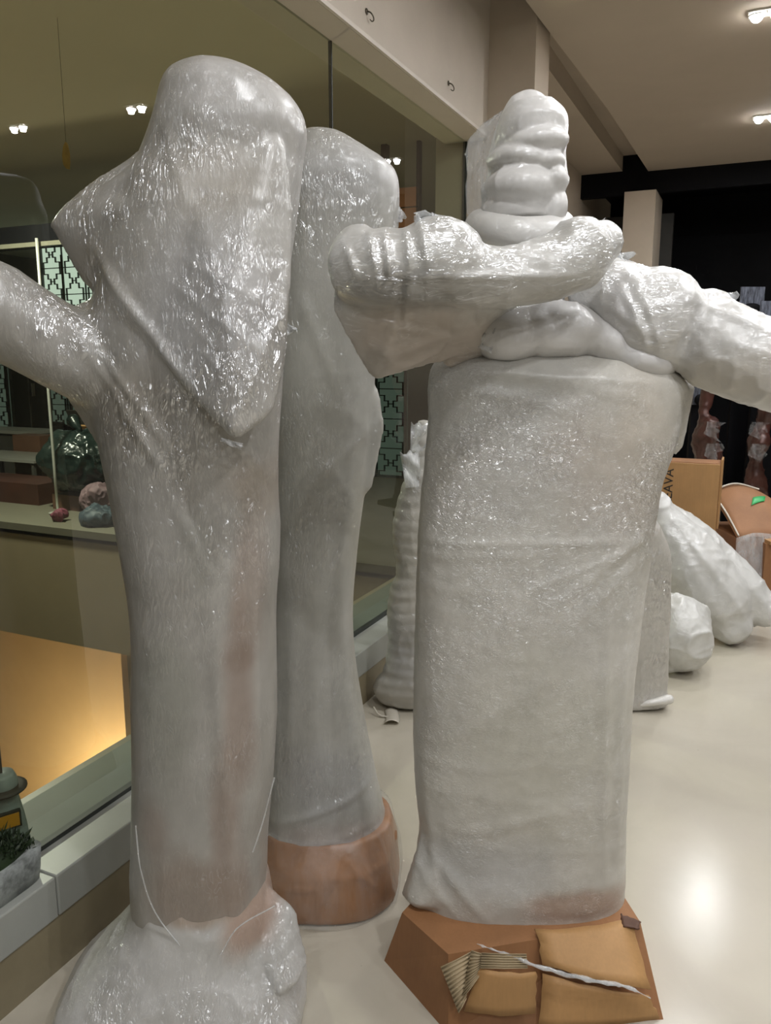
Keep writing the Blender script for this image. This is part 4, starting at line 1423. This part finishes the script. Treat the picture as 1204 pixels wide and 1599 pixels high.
wrinkle(me, [(.012, (5, 5, 5), False), (.010, (8, 8, 8), True), (.004, (18, 18, 18), True)], 121)
creases(me, Bf, [(1060, 850, 1165, 1010, -.15, .012, 7), (1090, 850, 1190, 980, -.1, .010, 7), (1045, 860, 1130, 1010, -.15, .006, 8)])
zmin = getco(me)[:, 2].min()
Bf.root.location.z -= zmin - 0.002
tint(me, (.78, .80, .81), k_=.8)
link('foam_body', me, M_foam, Bf.root)

# round white bundle in front of it
Gf = Fig('foam_bundle', 1070, 3.72, 'rounded white foam-wrapped bundle low on the floor beside the wrapped panel', 'bundle', 'white foam bundles')
pcs = [Gf.blob(1062, 1000, .0, 50, 62, .17, -.3), Gf.hull([(1110, 1000, -.02, .02), (1100, 965, .0, .03), (1055, 945, .0, .03), (1085, 1040, -.05, .04), (1040, 1056, -.06, .02), (1030, 960, .0, .05)])]
me = fuse('foam_body', pcs, .008, 5)
wrinkle(me, [(.014, (7, 7, 7), False), (.014, (9, 9, 9), True), (.005, (20, 20, 20), True)], 131)
zmin = getco(me)[:, 2].min()
Gf.root.location.z -= zmin - 0.002
tint(me, (.78, .80, .80), k_=.8)
link('foam_body', me, M_foam, Gf.root)


# cartons
def carton(name, x0, x1, ytop, ybot_z, Y, depth, mat, label, cat='box'):
    a, b = ony(x0, ytop, Y), ony(x1, ytop, Y)
    o = empty(name, ((a.x + b.x) / 2, Y, 0))
    tag(o, label, cat)
    w = (b.x - a.x) / 2
    return o, w, a.z


# lower carton + upright carton on it
Yc = 5.0
o1, w1, zt1 = carton('carton', 1020, 1140, 852, 0, Yc - .04, .5, M_card, 'brown carton under the upright tan carton, mostly hidden', 'box')
box('box_body', -w1, w1 * .93, 0, .22, 0, zt1, M_card, o1, .004)
box('print_mark', w1 * .70, w1 * .80, -.002, 0, zt1 - .13, zt1 - .06, M_print, o1)
box('print_mark', w1 * .45, w1 * .65, -.002, 0, zt1 - .03, zt1 - .015, M_print, o1)
o2, w2, zt2 = carton('carton', 1030, 1126, 716, 0, Yc, .35, M_card_tan, 'upright tan carton with black printed letters along its edge', 'box')
o2.location.z = zt1
hgt = ony(1080, 722, Yc).z - zt1
box('box_body', -w2, w2, .012, .2, 0, hgt, M_card, o2, .004)
box('front_board', -w2 * .98, w2, -.002, .010, .004, hgt - .006, M_card_tan, o2, .002)
box('side_flap', w2 + .001, w2 + .012, .03, .19, .12, hgt + .02, M_card_tan, o2, .002)
fc = bpy.data.curves.new('printed_letters', 'FONT')
fc.body = 'VAREAVA'
fc.size = .075
fc.extrude = .0005
fc.align_x = 'CENTER'
to = bpy.data.objects.new('printed_letters_tmp', fc)
col.objects.link(to)
dg = bpy.context.evaluated_depsgraph_get()
tm = bpy.data.meshes.new_from_object(to.evaluated_get(dg), depsgraph=dg)
bpy.data.objects.remove(to)
lt = link('printed_letters', tm, M_print, o2)
lt.rotation_euler = (math.pi / 2, math.radians(-90), 0)
lt.location = (-w2 * .50, -.0035, hgt * .60)

# film-wrapped carton at the right edge, with a green tape
Wf = Fig('wrapped_carton', 1200, 4.80, 'film-covered brown carton with green tape at the right edge', 'box')
tz = Wf.P(1170, 840, -.1)[2]
ua, ub = Wf.P(1134, 900)[0], Wf.P(1300, 900)[0]
V, Fc = boxdata(ua, ub, -.1, .4, 0, tz)
link('box_body', mesh('box_body', V, Fc), M_card, Wf.root)
# bulged lid rising to the back
G = []
for i in range(9):
    f = i / 8
    G.append([np.array([ua + (ub - ua) * j / 14, -.1 + .5 * f, tz + .004 + .24 * math.sin(f * math.pi / 2) * (0.55 + .45 * math.sin(math.pi * min(1, j / 14 * 1.3 + .12)))]) for j in range(15)])
lid = sheet('lid_sheet', G, M_card, Wf.root, .006)


def lidp(j, f, up=.006):
    return np.array([ua + (ub - ua) * j / 14, -.1 + .5 * f, tz + .004 + up + .24 * math.sin(f * math.pi / 2) * (0.55 + .45 * math.sin(math.pi * min(1, j / 14 * 1.3 + .12)))])


sheet('green_tape', [[lidp(3.6 + 2.2 * g + .8 * f, .42 + .14 * f + .10 * g, .010) for g in np.linspace(0, 1, 5)] for f in np.linspace(0, 1, 4)], M_green_tape, Wf.root, .002)
V, Fc = sweep([(*lidp(0.2, f, .012), .006) for f in np.linspace(0, .9, 7)] + [(*lidp(j, .95, .014), .006) for j in (2, 4, 7)], 8, 40)
link('film_edge', mesh('film_edge', V, Fc, True), M_white_peel, Wf.root)
G = []
for i in range(16):
    f = i / 15
    row = []
    for j in range(24):
        g = j / 23
        x = ua - .01 + (ub - ua) * .72 * g
        row.append(np.array([x, -.115 - .03 * abs(math.sin(g * 14 + f)) * (.3 + f) - .04 * f, tz * (1 - f) + .02 * math.sin(7 * g) * (1 - f) + .05 * g * (1 - f) + .004]))
    G.append(row)
sheet('film_curtain', G, M_film_head, Wf.root, .001)
V, Fc = sweep([(ua + .25, -.13, tz - .03, .02), (ua + .35, -.14, tz + .03, .028), (ua + .5, -.13, tz + .10, .03), (ua + .7, -.12, tz + .12, .03)], 14, 40)
me = mesh('film_twist', V, Fc, True)
wrinkle(me, [(.008, (20, 20, 20), True)], 141)
link('film_twist', me, M_film_milky, Wf.root)
fb = Wf.P(1195, 905, -.16)
V, Fc = boxdata(fb[0] - .02, fb[0] + .5, -.17, -.12, 0, tz - .02)
link('front_flap', mesh('front_flap', V, Fc), M_card, Wf.root)
V, Fc = boxdata(fb[0] - .01, fb[0] + .5, -.20, -.10, tz - .02, tz + .0)
ff = link('tan_flap', mesh('tan_flap', V, Fc), M_card_tan, Wf.root)

# bronze statues wrapped in clear film, in the dark shop
for k, (px, d, top, bot, lab) in enumerate(((1098, 6.6, 560, 800, 'red-brown statue under clear film in the dark behind the upright carton'), (1185, 6.9, 560, 800, 'red-brown statue under clear film in the dark behind the green-taped carton'))):
    Kf = Fig('bronze_statue', px, d, lab, 'statue', 'bronze statues in the dark shop')
    if k == 0:
        pcs = [Kf.tube([(1108, 585, .0, 12), (1104, 625, .0, 10), (1098, 650, -.02, 9), (1100, 690, -.03, 18), (1108, 730, -.02, 20), (1104, 790, .0, 16), (1100, 900, .0, 24)], 24, 80), Kf.blob(1104, 675, -.06, 16, 26, .1, .2), Kf.blob(1112, 560, 0, 16, 22, .1)]
    else:
        pcs = [Kf.tube([(1200, 640, .0, 14), (1190, 670, .0, 12), (1182, 695, -.03, 16), (1180, 715, -.02, 8), (1178, 740, .0, 12), (1180, 770, .0, 18), (1180, 900, .0, 26)], 24, 80), Kf.blob(1185, 690, -.05, 14, 20, .1, .2), Kf.blob(1206, 600, 0, 18, 26, .1)]
    me = fuse('bronze_body', pcs, .014, 3)
    wrinkle(me, [(.02, (7, 7, 7), False), (.012, (16, 16, 16), True)], 150 + k)
    P_ = getco(me)
    link('bronze_body', me, M_bronze, Kf.root)
    box_ = link('plinth', mesh('plinth', *boxdata(P_[:, 0].mean() - .2, P_[:, 0].mean() + .2, -.2, .2, 0, max(.05, P_[:, 2].min() + .05))), M_wood, Kf.root)
    for j in range(2):
        y0 = 668 + 34 * j
        x0 = px + (4 if k == 0 else -14)
        tail('film_strip', Kf.P(x0, y0, -.2), Kf.P(x0 + 22, y0 + 6, -.2), .10, .16, M_film, Kf.root, 60 + j + 9 * k, .03)
# dark standing figures' cloth and silver panels
for k, (x0, x1, y0, y1, d, lab) in enumerate(((1157, 1190, 448, 500, 7.4, 'silver streaked panel standing in the dark, right of the raised roll'), (1188, 1230, 470, 560, 7.2, 'silver streaked panel at the right edge behind the outstretched arm'), (1084, 1101, 590, 632, 7.0, 'silver streaked panel under the outstretched arm beside the torso'))):
    Kf = Fig('silver_panel', (x0 + x1) / 2, d, lab, 'panel', 'silver panels in the dark shop')
    a, b = Kf.P(x0, y0), Kf.P(x1, y1)
    box('panel_board', a[0], b[0], -.01, .01, b[2], a[2], M_silver, Kf.root)
    box('panel_stand', a[0], b[0], .012, .05, 0, b[2] + .1, M_black, Kf.root)
    V, Fc = Kf.blob((x0 + x1) / 2, y0 + 34, -.03, (x1 - x0) * .45, 8, .02)
    link('panel_disc', mesh('panel_disc', V, Fc, True), M_black, Kf.root)
